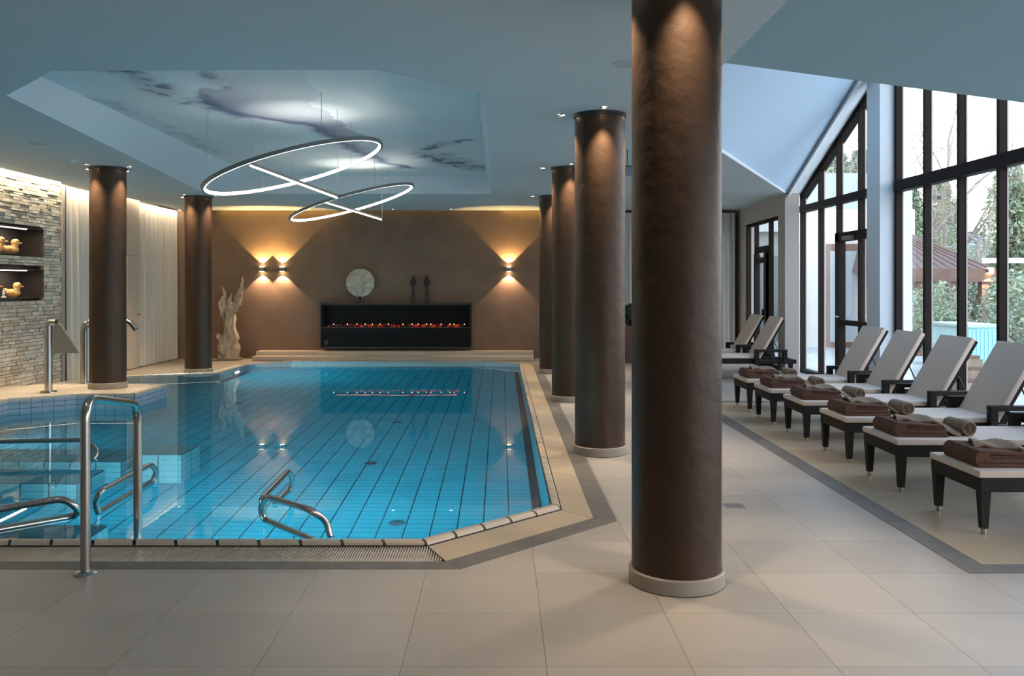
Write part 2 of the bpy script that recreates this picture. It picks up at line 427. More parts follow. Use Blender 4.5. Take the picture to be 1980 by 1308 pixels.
# coping pieces
def band(name, Pa, Pb, i, step, z0, z1, m, gap=.004, rnd=False, parent=None):
    a0, a1 = Vector(Pa[i]), Vector(Pa[(i + 1) % NP]); b0, b1 = Vector(Pb[i]), Vector(Pb[(i + 1) % NP])
    L = (a1 - a0).length; n = max(1, round(L / step)); g = gap / L
    for k in range(n):
        s, t = k / n + g, (k + 1) / n - g
        ia, ib = a0.lerp(a1, s), a0.lerp(a1, t); oa, ob = b0.lerp(b1, s), b0.lerp(b1, t)
        mb = MB()
        if rnd:
            prof = [(0, z0), (0, z1 - .012), (.1, z1 - .002), (.25, z1), (.6, z1 - .002), (.85, z1 - .014), (1, z0)]
            vs = [(*ia.lerp(oa, w), z) for w, z in prof] + [(*ib.lerp(ob, w), z) for w, z in prof]
            q = len(prof)
            mb.add(vs, [(w, w + 1, q + w + 1, q + w) for w in range(q - 1)] + [tuple(range(q))[::-1], tuple(range(q, 2 * q))])
        else:
            mb.hexa([(*ia, z0), (*ib, z0), (*ob, z0), (*oa, z0)], [(*ia, z1), (*ib, z1), (*ob, z1), (*oa, z1)])
        mb.build(name, m, parent or pool)
for i in range(8):
    band('coping_tile', P0, P1, i, .247, -.03, .032, M_coping, .010, True)
mb = MB()
for i in range(8):
    a0, a1, b0, b1 = Vector(P0[i]), Vector(P0[(i + 1) % NP]), Vector(P1[i]), Vector(P1[(i + 1) % NP])
    mb.hexa([(*a0, -.04), (*a1, -.04), (*b1, -.04), (*b0, -.04)], [(*a0, .006), (*a1, .006), (*b1, .006), (*b0, .006)])
mb.build('coping_bed', M_black, pool)
band('paving_slab', P1, P2, 1, 1.2, -.03, .0, M_paving); band('paving_slab', P1, P2, 2, .62, -.03, .0, M_paving, .002)
for i in (3, 4, 5, 6, 7): band('paving_slab', P1, P2, i, .6, -.03, .002, M_cream, .002)
band('border_tile', P2, P3, 0, .6, -.03, .002, M_grey, .001); band('border_tile', P2, P3, 1, .6, -.03, .002, M_grey, .001); band('border_tile', P2, P3, 2, .6, -.03, .002, M_grey, .001)
# overflow grating on the near side (the left end is plain paving)
a0, a1, b0, b1 = Vector(P1[0]), Vector(P1[1]), Vector(P2[0]), Vector(P2[1])
gx = -2.75
MB().box((-6.9, b0.y, -.03), (gx, a0.y, .0)).build('paving_slab', M_paving, pool)
MB().hexa([(gx, b0.y, -.12), (b1.x, b1.y, -.12), (a1.x, a1.y, -.12), (gx, a0.y, -.12)],
          [(gx, b0.y, -.10), (b1.x, b1.y, -.10), (a1.x, a1.y, -.10), (gx, a0.y, -.10)]).build('gutter_channel', M_black, pool)
mb = MB(); x = gx
while x < a1.x + .10:
    ylo = b0.y + .004; yhi = a0.y - .004
    if x > a1.x - .01:     # shortened under the mitre
        t = (x - a1.x) / max(1e-6, (b1.x - a1.x)); yhi = a0.y + (b0.y - a0.y) * min(1, max(0, t)) - .004
    if yhi - ylo > .01: mb.box((x, ylo, -.022), (x + .0075, yhi, .002))
    x += .0158
mb.box((gx, b0.y + .07, -.02), (a1.x, b0.y + .078, -.006)); mb.box((gx, b0.y + .2, -.02), (a1.x, b0.y + .208, -.006))
tag(mb.build('gutter_grate', M_coping, pool), None, None, kind='stuff')
MB().hexa([(a1.x, a1.y, -.05), (a1.x + .012, a1.y, -.05), (b1.x + .012, b1.y, -.05), (b1.x, b1.y, -.05)],
          [(a1.x, a1.y, .001), (a1.x + .012, a1.y, .001), (b1.x + .012, b1.y, .001), (b1.x, b1.y, .001)]).build('edge_trim', M_frame, pool)
# floor inlets seen through the water
for (x, y) in [(-.85, 7.2), (-1.35, 9.2), (-1.35, 11.6), (-1.5, 16.3), (-3.5, 9.5), (-3.9, 13.2), (-1.4, 14.0)]:
    MB().lathe([(.065, 0), (.065, .012), (.05, .02), (.02, .022)], (x, y, ZB + .001), 20).build('floor_inlet', mat('inlet_blue', (.03, .09, .13), .5), pool)
# submerged benches of the whirlpool bay
def bench(x0, y0, x1, y1, zt):
    k, t = MB(), MB()
    MB().box((x0 + .01, y0 + .01, ZB), (x1 - .01, y1 - .01, zt - .006)).build('bench', M_grout, pool)
    for (a, b) in (((x0, y1), (x0, y0)), ((x1, y1), (x0, y1)), ((x1, y0), (x1, y1)), ((x0, y0), (x1, y0))):
        a_, b_ = (b, a); wall_tiles(b_, a_, ZB, zt - .03, .25, .22, MB(), t, .012, .002)
    nx = max(1, round((x1 - x0) / .25)); ny = max(1, round((y1 - y0) / .25))
    for i in range(nx):
        for j in range(ny):
            a, b = x0 + (x1 - x0) * i / nx + .004, x0 + (x1 - x0) * (i + 1) / nx - .004
            c, d = y0 + (y1 - y0) * j / ny + .004, y0 + (y1 - y0) * (j + 1) / ny - .004
            t.add([(a, c, zt), (b, c, zt), (b, d, zt), (a, d, zt)], [(0, 1, 2, 3)])
    tag(t.build('bench_tiles', M_ptile2, pool), None, None, kind='stuff')
bench(-5.95, 8.3, -3.55, 8.9, -.40); bench(-5.95, 7.75, -3.7, 8.3, -.75); bench(-5.95, 5.56, -2.72, 6.15, -.35); bench(-3.45, 8.35, -3.0, 8.85, -.12)
# water surface
vs, fs = fill([[(p[0], p[1]) for p in P0]], .012)
water = finish('pool_water', MB().add(vs, fs).mesh('pool_water'), M_water)
tag(water, 'calm clear blue water filling the swimming pool', 'water', kind='stuff')
# unseen lamps added on the near and left basin walls to light the pool
for (x, y, rz, kind, pw, sp) in [(-.9, 5.46, PI, 'SPOT', 330, 120), (-2.2, 5.46, PI, 'SPOT', 330, 120), (-3.5, 6.2, PI, 'SPOT', 60, 120), (-5.97, 9.8, PI / 2, 'AREA', 10, 0),
                             (-4.99, 16.7, PI / 2, 'AREA', 60, 0), (-5.3, 15.71, PI + .43, 'AREA', 0, 0), (-4.70, 12.0, PI / 2, 'AREA', 0, 0), (-2.0, 5.46, PI, 'AREA', 9, 0)]:
    if not pw: continue
    pl = thing('added_pool_lamp', 'unseen underwater lamp added to light the pool', 'lamp', (x, y, -.65), rz, 'added unseen lamps of the pool')
    MB().tube([(0, .0, 0), (0, -.02, 0)], .14, 20).build('housing', M_steel, pl)
    MB().tube([(0, -.02, 0), (0, -.022, 0)], .11, 20).build('lens', emis('pool_lens', (.6, .9, 1), 2), pl)
    if kind == 'AREA': light('pool_light', 'AREA', (0, -.03, 0), pw, (.62, .95, 1), (-PI / 2, 0, 0), .22, parent=pl)
    else: light('pool_light', 'SPOT', (0, -.04, 0), pw, (.62, .95, 1), (-PI / 2, 0, 0), .1, spot=math.radians(sp), blend=1, parent=pl)

# ================================================================ RAISED DECK WITH WALL OF THE WHIRLPOOL
def deckz(x, y): return .178
dk = thing('pool_deck', 'raised cream stone deck jutting into the pool under the left column', 'deck', kind='structure')
poly = [(-7.04, -1), (-6.0, -1), (-6.0, 5.5)] + [P0[13], P0[12], P0[11], P0[10], P0[9]]
def quadz(v): return v
mb = MB()
V = [(-7.6, 5.3, .05), (-6.0, 5.3, .05), (-6.06, 10.9, .178), (-5.45, 11.38, .178), (-4.72, 11.43, .178), (-4.73, 12.57, .178), (-6.4, 12.62, .178), (-7.6, 12.4, .11), (-6.4, 15.2, .004), (-7.6, 15.5, .004)]
mb.add(V, [(0, 1, 2, 7), (7, 2, 3, 6), (3, 4, 5, 6), (7, 6, 8, 9)])
mb.add([(-6.4, 12.62, -.1), (-6.4, 15.2, -.1), (-6.4, 15.2, .004), (-6.4, 12.62, .178)], [(0, 1, 2, 3)])
mb.build('slab', M_cream, dk)
edge = [(-6.06, 9.0), (-6.06, 10.9), (-5.45, 11.38), (-4.72, 11.43), (-4.73, 12.57), (-6.4, 12.62)]
for k in range(5):
    a, b = Vector(edge[k]), Vector(edge[k + 1]); e = (b - a).normalized(); n = Vector((e.y, -e.x)); n_ = max(1, round((b - a).length / .25))
    for q in range(n_):
        s, t = a.lerp(b, q / n_ + .01), a.lerp(b, (q + 1) / n_ - .01)
        z = .178 if k else .178
        MB().hexa([(*(s + n * .012), z - .03), (*(t + n * .012), z - .03), (*(t - n * .07), z - .03), (*(s - n * .07), z - .03)],
                  [(*(s + n * .012), z + .006), (*(t + n * .012), z + .006), (*(t - n * .07), z + .006), (*(s - n * .07), z + .006)]).build('edge_tile', M_coping, dk)

# ================================================================ WALLS
# back wall with steps
wb = MB().box((-7.5, YB, 0), (5.4, YB + .2, 3.55)).build('wall_back', M_brownwall)
struct(wb, 'brown plastered end wall behind the fireplace', 'wall')
st = thing('wall_ledge', 'low two-step pale stone ledge along the foot of the brown end wall', 'ledge', kind='structure')
for (y0, z1) in ((18.52, .09), (18.85, .175)):
    x = -5.2
    while x < .65:
        x1 = min(x + 1.2, .7); MB().bbox((x + .002, y0, 0), (x1 - .002, YB, z1), .006).build('slab', M_cream, st); x = x1
# ceiling: flat sheet with coffer and vault openings
cofb = [(-.95, 6.62), (-.14, 7.42), (-.155, 15.6), (-5.18, 15.6), (-4.19, 7.52), (-3.37, 6.66)]      # lower edge
coft = [(-1.0, 6.72), (-.24, 7.46), (-.25, 15.5), (-4.26, 15.5), (-4.20, 7.9), (-3.35, 6.76)]      # upper edge
ZT = 3.49
def AZ(x, y): return 3.336 - .421 * (y - 16.1) + .871 * (x - 5.45)
hole = [(1.625, 6.42), (XW + .35, 6.42), (XW + .35, 16.25), (5.28 + .13, 16.38), (1.625, 8.53)]
cout = [(-6.86, -4), (1.625, -4), (1.625, 8.53), (5.45, 16.45), (5.6, 16.6), (5.6, YB - .13), (-6.86, YB - .13)]
vs, fs = fill([cout, cofb], ZC, flip=True)
ce = finish('ceiling', MB().add(vs, fs).mesh('ceiling'), M_ceil)
struct(ce, 'smooth blue-grey ceiling with downlights', 'ceiling')
# coffer sides, splayed on the left
mb = MB(); n = len(cofb)
for i in range(n):
    j = (i + 1) % n
    NS = 14; q = [Vector((*cofb[i], ZC)), Vector((*cofb[j], ZC)), Vector((*coft[j], ZT)), Vector((*coft[i], ZT))]
    vs, fs = [], []
    for a in range(NS + 1):
        for b in range(NS + 1): vs.append(q[0].lerp(q[1], a / NS).lerp(q[3].lerp(q[2], a / NS), b / NS))
    for a in range(NS):
        for b in range(NS): k = a * (NS + 1) + b; fs.append((k, k + NS + 1, k + NS + 2, k + 1))
    mb.add(vs, fs)
o = mb.build('coffer_side', mat('coffer_paint', (.72, .78, .83), .8), ce, smooth=True)
# printed coffer panel, colour attribute = flat print of splashing water
GX, GY = 260, 330
x0, x1, y0, y1 = -4.3, -.2, 6.7, 15.52
def seg_d(p, a, b):
    ab = b - a; t = max(0, min(1, (p - a).dot(ab) / ab.length_squared)); return (p - a - ab * t).length, t
def pp(u, v): q = pz(u, v, ZT); return Vector((q.x, q.y))
sw = [pp(*q) for q in ((390, 196), (420, 212), (470, 226), (530, 232), (590, 240), (640, 262), (690, 290), (745, 315), (790, 325))]
sw_up = [pp(*q) for q in ((430, 168), (480, 160), (600, 195), (700, 250), (760, 300))]
sp1 = [pp(*q) for q in ((245, 140), (270, 152), (300, 168), (330, 182))]
sp3 = [pp(*q) for q in ((355, 196), (400, 190), (430, 170), (392, 140))]
sp2 = [pp(*q) for q in ((830, 290), (850, 278), (910, 272))]
sp4 = [pp(*q) for q in ((835, 300), (870, 312), (900, 322), (945, 328))]
sp5 = [pp(*q) for q in ((200, 195), (260, 225), (310, 240), (420, 300))]
def pd(p, poly): return min(seg_d(p, poly[k], poly[k + 1])[0] for k in range(len(poly) - 1))
def nz(x, y, s, o=0): return noise.noise(Vector((x * s, y * s, o)))
def fb(x, y, s, o=0): return nz(x, y, s, o) + .5 * nz(x, y, s * 2.1, o + 3) + .25 * nz(x, y, s * 4.3, o + 7) + .12 * nz(x, y, s * 9, o + 9)
vs, fs, cols = [], [], []
def inpoly(x, y, P):
    c = False; j = len(P) - 1
    for i in range(len(P)):
        if (P[i][1] > y) != (P[j][1] > y) and x < (P[j][0] - P[i][0]) * (y - P[i][1]) / (P[j][1] - P[i][1]) + P[i][0]: c = not c
        j = i
    return c
blob = [pp(*q) for q in ((385, 200), (395, 175), (440, 165), (425, 138), (600, 132), (620, 180), (600, 200), (640, 225), (700, 262), (690, 290), (640, 262), (590, 242), (530, 234), (460, 222))]
for j in range(GY + 1):
    for i in range(GX + 1):
        x = x0 + (x1 - x0) * i / GX; y = y0 + (y1 - y0) * j / GY
        vs.append((x, y, ZT)); p = Vector((x + .10 * fb(x, y, 2.5, 5), y + .16 * fb(x, y, 2.2, 8)))
        c = Vector((.70, .80, .83)) * (1 + .10 * fb(x, y, .7, 1))
        k = 0
        if inpoly(p.x, p.y, blob):
            d = pd(p, sw[:6]); k = max(k, .72 * math.exp(-d / .35)); c = c.lerp(Vector((.26, .28, .38)), .75 * math.exp(-d / 1.3))
        d = pd(p, sw); c = c.lerp(Vector((.09, .12, .26)), .9 * math.exp(-(d / (.11 if p.x < -1.6 else .07)) ** 2))
        st_ = max(0, fb(x * 1.0, y * .7, 4.5, 20))
        for (L, wd, am) in ((sp1, .16, 1), (sp3, .10, .7), (sp2, .10, 1), (sp4, .26, 1.1), (sp5, .16, .35)):
            d = pd(p, L); k2 = am * math.exp(-(d / wd) ** 2) * min(1, 3.0 * max(0, .12 + st_)); k = max(k, min(.92, k2))
        c = c.lerp(Vector((.07, .10, .19)), min(.9, k))
        cols.append(c)
for j in range(GY):
    for i in range(GX):
        a = j * (GX + 1) + i; cx_, cy_ = vs[a][0], vs[a][1]
        fs.append((a, a + GX + 1, a + GX + 2, a + 1))
# trim faces outside the coffer outline
ctx = offset_poly(coft, [.03] * len(coft))
fs = [f for f in fs if all(inpoly(vs[q][0], vs[q][1], [tuple(c) for c in offset_poly(coft, [.045] * 6)]) for q in f)]
me = bpy.data.meshes.new('printed_panel'); me.from_pydata(vs, [], fs); me.update()
at = me.color_attributes.new('print', 'FLOAT_COLOR', 'POINT')
for q, c in enumerate(cols): at.data[q].color = (c.x, c.y, c.z, 1)
mp_ = bpy.data.materials.new('printed_fabric'); mp_.use_nodes = True; b_ = mp_.node_tree.nodes['Principled BSDF']
v_ = mp_.node_tree.nodes.new('ShaderNodeVertexColor'); v_.layer_name = 'print'; mp_.node_tree.links.new(v_.outputs[0], b_.inputs['Base Color'])
b_.inputs['Roughness'].default_value = .5; b_.inputs['Specular IOR Level'].default_value = .3
finish('printed_panel', me, mp_, ce)
# sloping soffit nearest the camera on the right, and vault
BZ = lambda x: ZC - .133 * (x - 1.625)
mb = MB()
mb.add([(1.625, -4, ZC), (5.6, -4, BZ(5.6)), (5.6, 6.42, BZ(5.6)), (1.625, 6.42, ZC)], [(0, 1, 2, 3)])
mb.add([(1.625, 6.42, ZC), (5.6, 6.42, BZ(5.6)), (5.6, 6.42, 4.95), (1.625, 6.42, 4.95)], [(0, 1, 2, 3)])
mb.build('slope_panel', M_soffit, ce)
def a_pt(x, y): return (x, y, AZ(x, y))
# vault plane A cut where it reaches 4.95
ZV = 4.95
mb = MB()
ya = lambda x: 16.1 - (ZV - 3.336 - .871 * (x - 5.45)) / .421   # y where A = ZV
xb = lambda y: 5.45 - .1676 + .4834 * (y - 16.1)
mb.add([(1.625, 8.53, ZC), a_pt(xb(16.1), 16.1), a_pt(5.0, 15.52), a_pt(5.0, ya(5.0)), a_pt(3.60, ya(3.60))], [(0, 4, 3, 2)])
mb.add([(1.625, 8.53, ZC), a_pt(3.16, 6.42), a_pt(1.625, 6.42)], [(0, 1, 2)])
mb.v = []; mb.f = []; mb.mi = []; mb.cols = []
pA = [(1.625, 8.53), (5.0, xb and 15.5), (5.0, ya(5.0)), (3.0, max(6.42, ya(3.0)))]
yA5 = 16.1 + (5.0 - 5.2824) / .4834
pA = [(1.625, 8.53), (5.0, yA5), (5.0, ya(5.0))]
# intersection of A=ZV with y=6.42
xc = 5.45 + (ZV - 3.336 + .421 * (6.42 - 16.1)) / .871
pA += [(xc, 6.42), (1.625, 6.42)]
v_ = [(x, y, AZ(x, y)) for x, y in pA]
v_[0] = (1.625, 8.53, ZC)
mb.add(v_, [(0, 4, 3, 2, 1)])
mb.add([(1.625, 8.53, ZC), (1.625, 6.42, ZC), v_[4]], [(0, 1, 2)])
mb.add([(xc, 6.42, ZV), (XW + .3, 6.42, ZV), (XW + .3, ya(XW + .3), ZV), (5.0, ya(5.0), ZV)], [(0, 3, 2, 1)])
mb.build('vault_panel', M_ceil2, ce)
# lower band of the vault beside the window
dz = .09
mb = MB()
q0 = [(5.0, yA5 + .0), (XW + .3, 16.1 + (XW + .3 - 5.2824) / .4834), (XW + .3, ya(XW + .3)), (5.0, ya(5.0))]
mb.add([(x, y, AZ(x, y) - dz) for x, y in q0], [(0, 3, 2, 1)])
mb.add([(5.0, yA5, AZ(5.0, yA5)), (5.0, yA5, AZ(5.0, yA5) - dz), (5.0, ya(5.0), ZV - dz), (5.0, ya(5.0), ZV)], [(0, 1, 2, 3)])
mb.build('vault_band', M_white, ce)
MB().tube([(5.0 - .012, yA5, AZ(4.988, yA5) - .012), (5.0 - .012, ya(5.0), ZV - .012)], .011, 6).build('shadow_joint', M_greywall, ce)
# pale edge bead between flat ceiling and vault
a, b = Vector((1.7, 8.66, ZC)), Vector((xb(15.3), 15.3, ZC))
MB().tube([a, b], .022, 6).build('edge_bead', M_white, ce)

# left wall: backing, cove, stone cladding, curtains, door
XL = -7.04
wl = MB().box((XL - .2, -4, 0), (XL - .02, YB, 3.5)).build('wall_left', M_greywall); struct(wl, 'left wall clad in split stone with two lit niches', 'wall')
mb = MB()   # niches are holes between stones: cladding around them
niches = [(11.9, 13.60, 2.02, 2.44), (11.9, 13.60, 1.385, 1.82)]
stones = []
rnd = random.Random(3)
z = .0
while z < 3.46:
    h = rnd.choice([.035, .045, .055, .065]); y = 9.0 + rnd.random() * -.2
    while y < 14.13:
        L = rnd.uniform(.09, .30); ye = min(y + L, 14.15)
        zz1 = min(z + h, 3.46)
        hit = any(y < n1 and ye > n0 and z < n3 and zz1 > n2 for (n0, n1, n2, n3) in niches)
        if hit:
            for (n0, n1, n2, n3) in niches:
                if z < n3 and zz1 > n2 and y < n1 < ye and ye - n1 > .04: stones.append((n1 + .002, ye, z, zz1))
        else: stones.append((y, ye, z, zz1))
        y = ye
    z += h
tones = [(.74, .69, .60), (.66, .61, .52), (.80, .76, .67), (.58, .53, .44), (.75, .72, .65), (.68, .61, .50)]
vis = [s for s in stones if s[1] > 12.3 and s[3] < 3.2]
vis.sort(key=lambda s: -(s[1] - s[0]) * (s[3] - s[2]) / (s[0] ** 2))
single = set(vis[:290])
rest = MB()
for s in stones:
    p = .012 + rnd.random() * .028; g = .0015; j = lambda: rnd.uniform(-.004, .004)
    a, b, c, d = s; t = rnd.choice(tones); kk = rnd.uniform(.82, 1.1); t = tuple(q * kk for q in t)
    bt4 = [(XL - .03, a + g, c + g), (XL - .03, b - g, c + g), (XL - .03, b - g, d - g), (XL - .03, a + g, d - g)]
    tp = [(XL + p + j(), a + g + .003, c + g + .002), (XL + p + j(), b - g - .003, c + g + .002), (XL + p + j(), b - g - .003, d - g - .002), (XL + p + j(), a + g + .003, d - g - .002)]
    if s in single:
        MB().hexa(bt4[::-1], tp[::-1], 0, t).build('stone', M_stone, wl)
    else: rest.hexa(bt4[::-1], tp[::-1], 0, t)
tag(rest.build('stones', M_stone, wl), None, None, kind='stuff')
M_niche = mat('niche_brown', (.05, .038, .032), .5)
for k, (n0, n1, n2, n3) in enumerate(niches):
    nn = thing('wall_niche', ['upper', 'lower'][k] + ' dark brown display niche in the split stone wall', 'niche', kind='structure')
    d = .30; f_ = .035
    mb = MB()
    mb.box((XL - d, n0, n2), (XL - d + .01, n1, n3)); mb.box((XL - d, n0, n2), (XL + f_, n1, n2 + .015)); mb.box((XL - d, n0, n3 - .015), (XL + f_, n1, n3))
    mb.box((XL - d, n0, n2), (XL + f_, n0 + .015, n3)); mb.box((XL - d, n1 - .015, n2), (XL + f_, n1, n3))
    mb.build('box', M_niche, nn)
    MB().box((XL - .085, n0 + .05, n3 - .027), (XL - .06, n1 - .3, n3 - .016)).build('light_bar', emis('niche_led', (1, .93, .85), 3.5), nn)
    light('niche_light', 'AREA', (XL - .07, (n0 + n1) / 2 - .1, n3 - .035), 4, (1, .85, .65), (0, 0, 0), .04, 1.2, parent=nn)
# cut the backing behind niches is not needed: niche boxes sit proud of wall core
wl.location.x = -.32
for ch in wl.children: ch.location.x = .32
# cove housings above the ceiling edge
mb = MB(); mb.box((XL - .4, -4, 3.46), (-6.8, YB + .2, 3.50)); mb.box((-6.86, -4, ZC), (-6.84, YB, 3.46)); mb.box((-6.93, YB - .13, 3.42), (5.6, YB, 3.46)); mb.box((-6.93, YB - .15, ZC), (5.6, YB - .13, 3.46))
mb.build('cove_housing', M_white, ce)
cv = thing('cove_light', 'warm light strip hidden in the ceiling slot above stone wall and curtains', 'light')
MB().box((-6.885, 9.1, 3.24), (-6.865, YB - .2, 3.255)).build('light_strip', emis('cove_led', (1, .80, .52), 14), cv)
light('cove_lamp', 'AREA', (-6.90, 11.6, 3.28), 36, (1, .80, .54), (0, 0, 0), .05, 5.0, parent=cv)
light('cove_lamp', 'AREA', (-6.89, 15.0, 3.22), 10, (1, .80, .54), (0, 0, 0), .05, 1.7, parent=cv)
light('cove_lamp', 'AREA', (-6.875, 18.1, 3.22), 10, (1, .80, .54), (0, 0, 0), .05, 2.0, parent=cv)
cv2 = thing('cove_light', 'yellow light strip glowing in the slot above the brown end wall', 'light')
MB().box((-5.6, YB - .10, 3.25), (.9, YB - .08, 3.27)).build('light_strip', emis('cove_led2', (1, .70, .14), 1.5), cv2)
light('cove_lamp', 'AREA', (-4.8, YB - .07, 3.22), 2.4, (1, .68, .16), (0, 0, 0), 2.6, .05, parent=cv2)
light('cove_lamp', 'AREA', (.5, YB - .07, 3.22), 1.0, (1, .68, .16), (0, 0, 0), 1.0, .05, parent=cv2)

def curtain(name, pts, z0, z1, m, label, folds, amp=.05, group=None, hem=True):
    a, b = Vector(pts[0]), Vector(pts[1]); L = (b - a).length; e = (b - a) / L; n = Vector((-e.y, e.x)); N = folds * 10
    rr = random.Random(int(L * 1000) + folds); ph = [rr.uniform(-.35, .35) for _ in range(folds + 2)]
    vs, fs = [], []
    nz_ = 12
    for k in range(nz_ + 1):
        t = k / nz_
        for i in range(N + 1):
            s = i / N; w = s * folds; i_ = int(w); sh = ph[i_] * (1 - w + i_) + ph[min(i_ + 1, folds)] * (w - i_)
            d = amp * (math.sin(2 * PI * (w + sh)) + .3 * math.sin(4 * PI * w + 1.3 + t)) * (.75 + .35 * (1 - t))
            p = a + e * (L * s) + n * d; vs.append((p.x, p.y, z0 + (z1 - z0) * t))
    for k in range(nz_):
        for i in range(N): q = k * (N + 1) + i; fs.append((q, q + 1, q + N + 2, q + N + 1))
    c = thing(name, label, 'curtain', group=group)
    o = MB().add(vs, fs).build('fabric', m, c, smooth=False)
    for p in o.data.polygons: p.use_smooth = True
    MB().tube([(a.x, a.y, z1), (b.x, b.y, z1)], .012, 6).build('rail', M_white, c)
    return c
curtain('curtain', ((-7.0, 14.24), (-7.0, 16.35)), .03, 3.17, M_curt, 'beige sheer curtain between stone wall and first pool column', 9, .045)
curtain('curtain', ((-6.98, 17.15), (-6.98, 19.1)), .01, 3.17, M_curt, 'beige sheer curtain in the corner beside the brown end wall', 9, .045)
curtain('curtain', ((2.5, 18.95), (5.02, 18.95)), .01, 3.12, M_curt2, 'grey curtain hanging at the end of the lounger aisle', 17, .05)
MB().box((XL - .02, 14.15, 0), (XL + .06, 14.22, 3.19)).build('trim_1', M_greywall); struct(bpy.data.objects['trim_1'], 'narrow grey upright trim at the edge of the stone wall', 'trim')
dd = thing('door_1', 'plain beige door in the left wall behind the first pool column', 'door', kind='structure')
MB().box((-7.36, 16.42, 0), (-6.96, 17.1, 3.46)).build('panel', M_door, dd)
MB().box((-6.96, 16.42, 2.14), (-6.955, 17.08, 2.155)).build('joint', M_greywall, dd)
MB().box((-6.96, 16.5, 0.01), (-6.94, 17.02, 2.13)).build('leaf', M_door, dd)
mb = MB(); mb.lathe([(.02, 0), (.02, .012)], (0, 0, 0), 12); 
MB().tube([(-6.94, 16.96, 1.02), (-6.89, 16.96, 1.02), (-6.89, 16.86, 1.02)], .01, 8).build('handle', M_black, dd)
wj = MB().box((-7.36, 19.1, 0), (-6.72, YB, 3.46)).build('trim_2', M_brownwall); struct(wj, 'dark brown upright corner trim beside the curtain', 'trim')
# rear wall and near left wall behind the camera
mb = MB(); mb.box((-7.2, -4.2, 0), (5.6, -4.0, 3.3)); wr = mb.build('wall_front', M_white); struct(wr, 'white wall behind the camera', 'wall')
MB().box((XL - .04, -4, 0), (XL, 9.0, 3.5)).build('wall_panel', M_greywall, wl).location.x = .32

# right side: far wall with window group, angled reveal, pier
wrt = thing('wall_right', 'white painted pier and taupe wall between the windows', 'wall', kind='structure')
def quadwall(mb, p, q, z0, z1, t=.12):
    p, q = Vector(p), Vector(q); e = (q - p).normalized(); n = Vector((e.y, -e.x))
    mb.hexa([(*p, z0), (*q, z0), (*(q + n * t), z0), (*(p + n * t), z0)], [(*p, z1), (*q, z1), (*(q + n * t), z1), (*(p + n * t), z1)])
A_, B_ = Vector((5.12, YB)), Vector((4.97, 15.5))
e_ = (B_ - A_).normalized()
def onfar(y): t = (YB - y) / (YB - 15.5); return A_.lerp(B_, t)
mb = MB(); 
def farbox(mb, ya_, yb_, z0, z1, x0=0, x1=.25):
    p, q = onfar(ya_), onfar(yb_)
    mb.hexa([(p.x + x0, p.y, z0), (q.x + x0, q.y, z0), (q.x + x1, q.y, z0), (p.x + x1, p.y, z0)], [(p.x + x0, p.y, z1), (q.x + x0, q.y, z1), (q.x + x1, q.y, z1), (p.x + x1, p.y, z1)])
farbox(mb, 18.5, 15.95, 2.84, ZC); farbox(mb, YB, 18.5, 0, ZC); farbox(mb, 15.95, 15.5, 0, ZC)
mb.build('header', mat('header_paint', (.52, .47, .43), .8), wrt)
# angled reveal, painted white, with socket
mb = MB(); p, q = Vector((4.97, 15.5)), Vector((XW, 16.2))
mb.add([(p.x, p.y, 0), (q.x, q.y, 0), (q.x, q.y, 3.4), (p.x, p.y, 3.25)], [(0, 1, 2, 3)])
mb.add([(5.2, 15.5, 0), (5.21, 19.2, 0), (5.21, 19.2, 3.4), (5.2, 15.5, 3.4)], [(0, 1, 2, 3)])
mb.v = mb.v[:4]; mb.f = mb.f[:1]; mb.mi = mb.mi[:1]; mb.cols = mb.cols[:1]
mb.build('reveal', M_white, wrt)
so = py(1534, 709, 15.75); so_ = p.lerp(q, .5)
ang = math.atan2(q.y - p.y, q.x - p.x)
sk = thing('wall_socket', 'white square wall socket low on the narrow white reveal', 'socket', (so_.x + .01, so_.y - .01, .155), ang)
MB().bbox((-.04, -.012, -.04), (.04, 0, .04), .004).build('plate', mat('socket_white', (.8, .8, .78), .4), sk)
MB().tube([(0, -.014, 0), (0, -.010, 0)], .022, 16).build('insert', M_white, sk)
# pier between the two gable windows
pi_ = MB(); pi_.box((5.25, 12.28, 0), (XW + .25, 12.72, 4.96)); pi_.build('pier', M_white, wrt)
MB().box((5.25, 6.25, 0), (XW + .25, 6.5, 4.96)).build('pier', M_white, wrt)
MB().box((5.6, 15.9, 0), (5.7, YB, 3.6)).build('outer_wall', M_white, wrt)

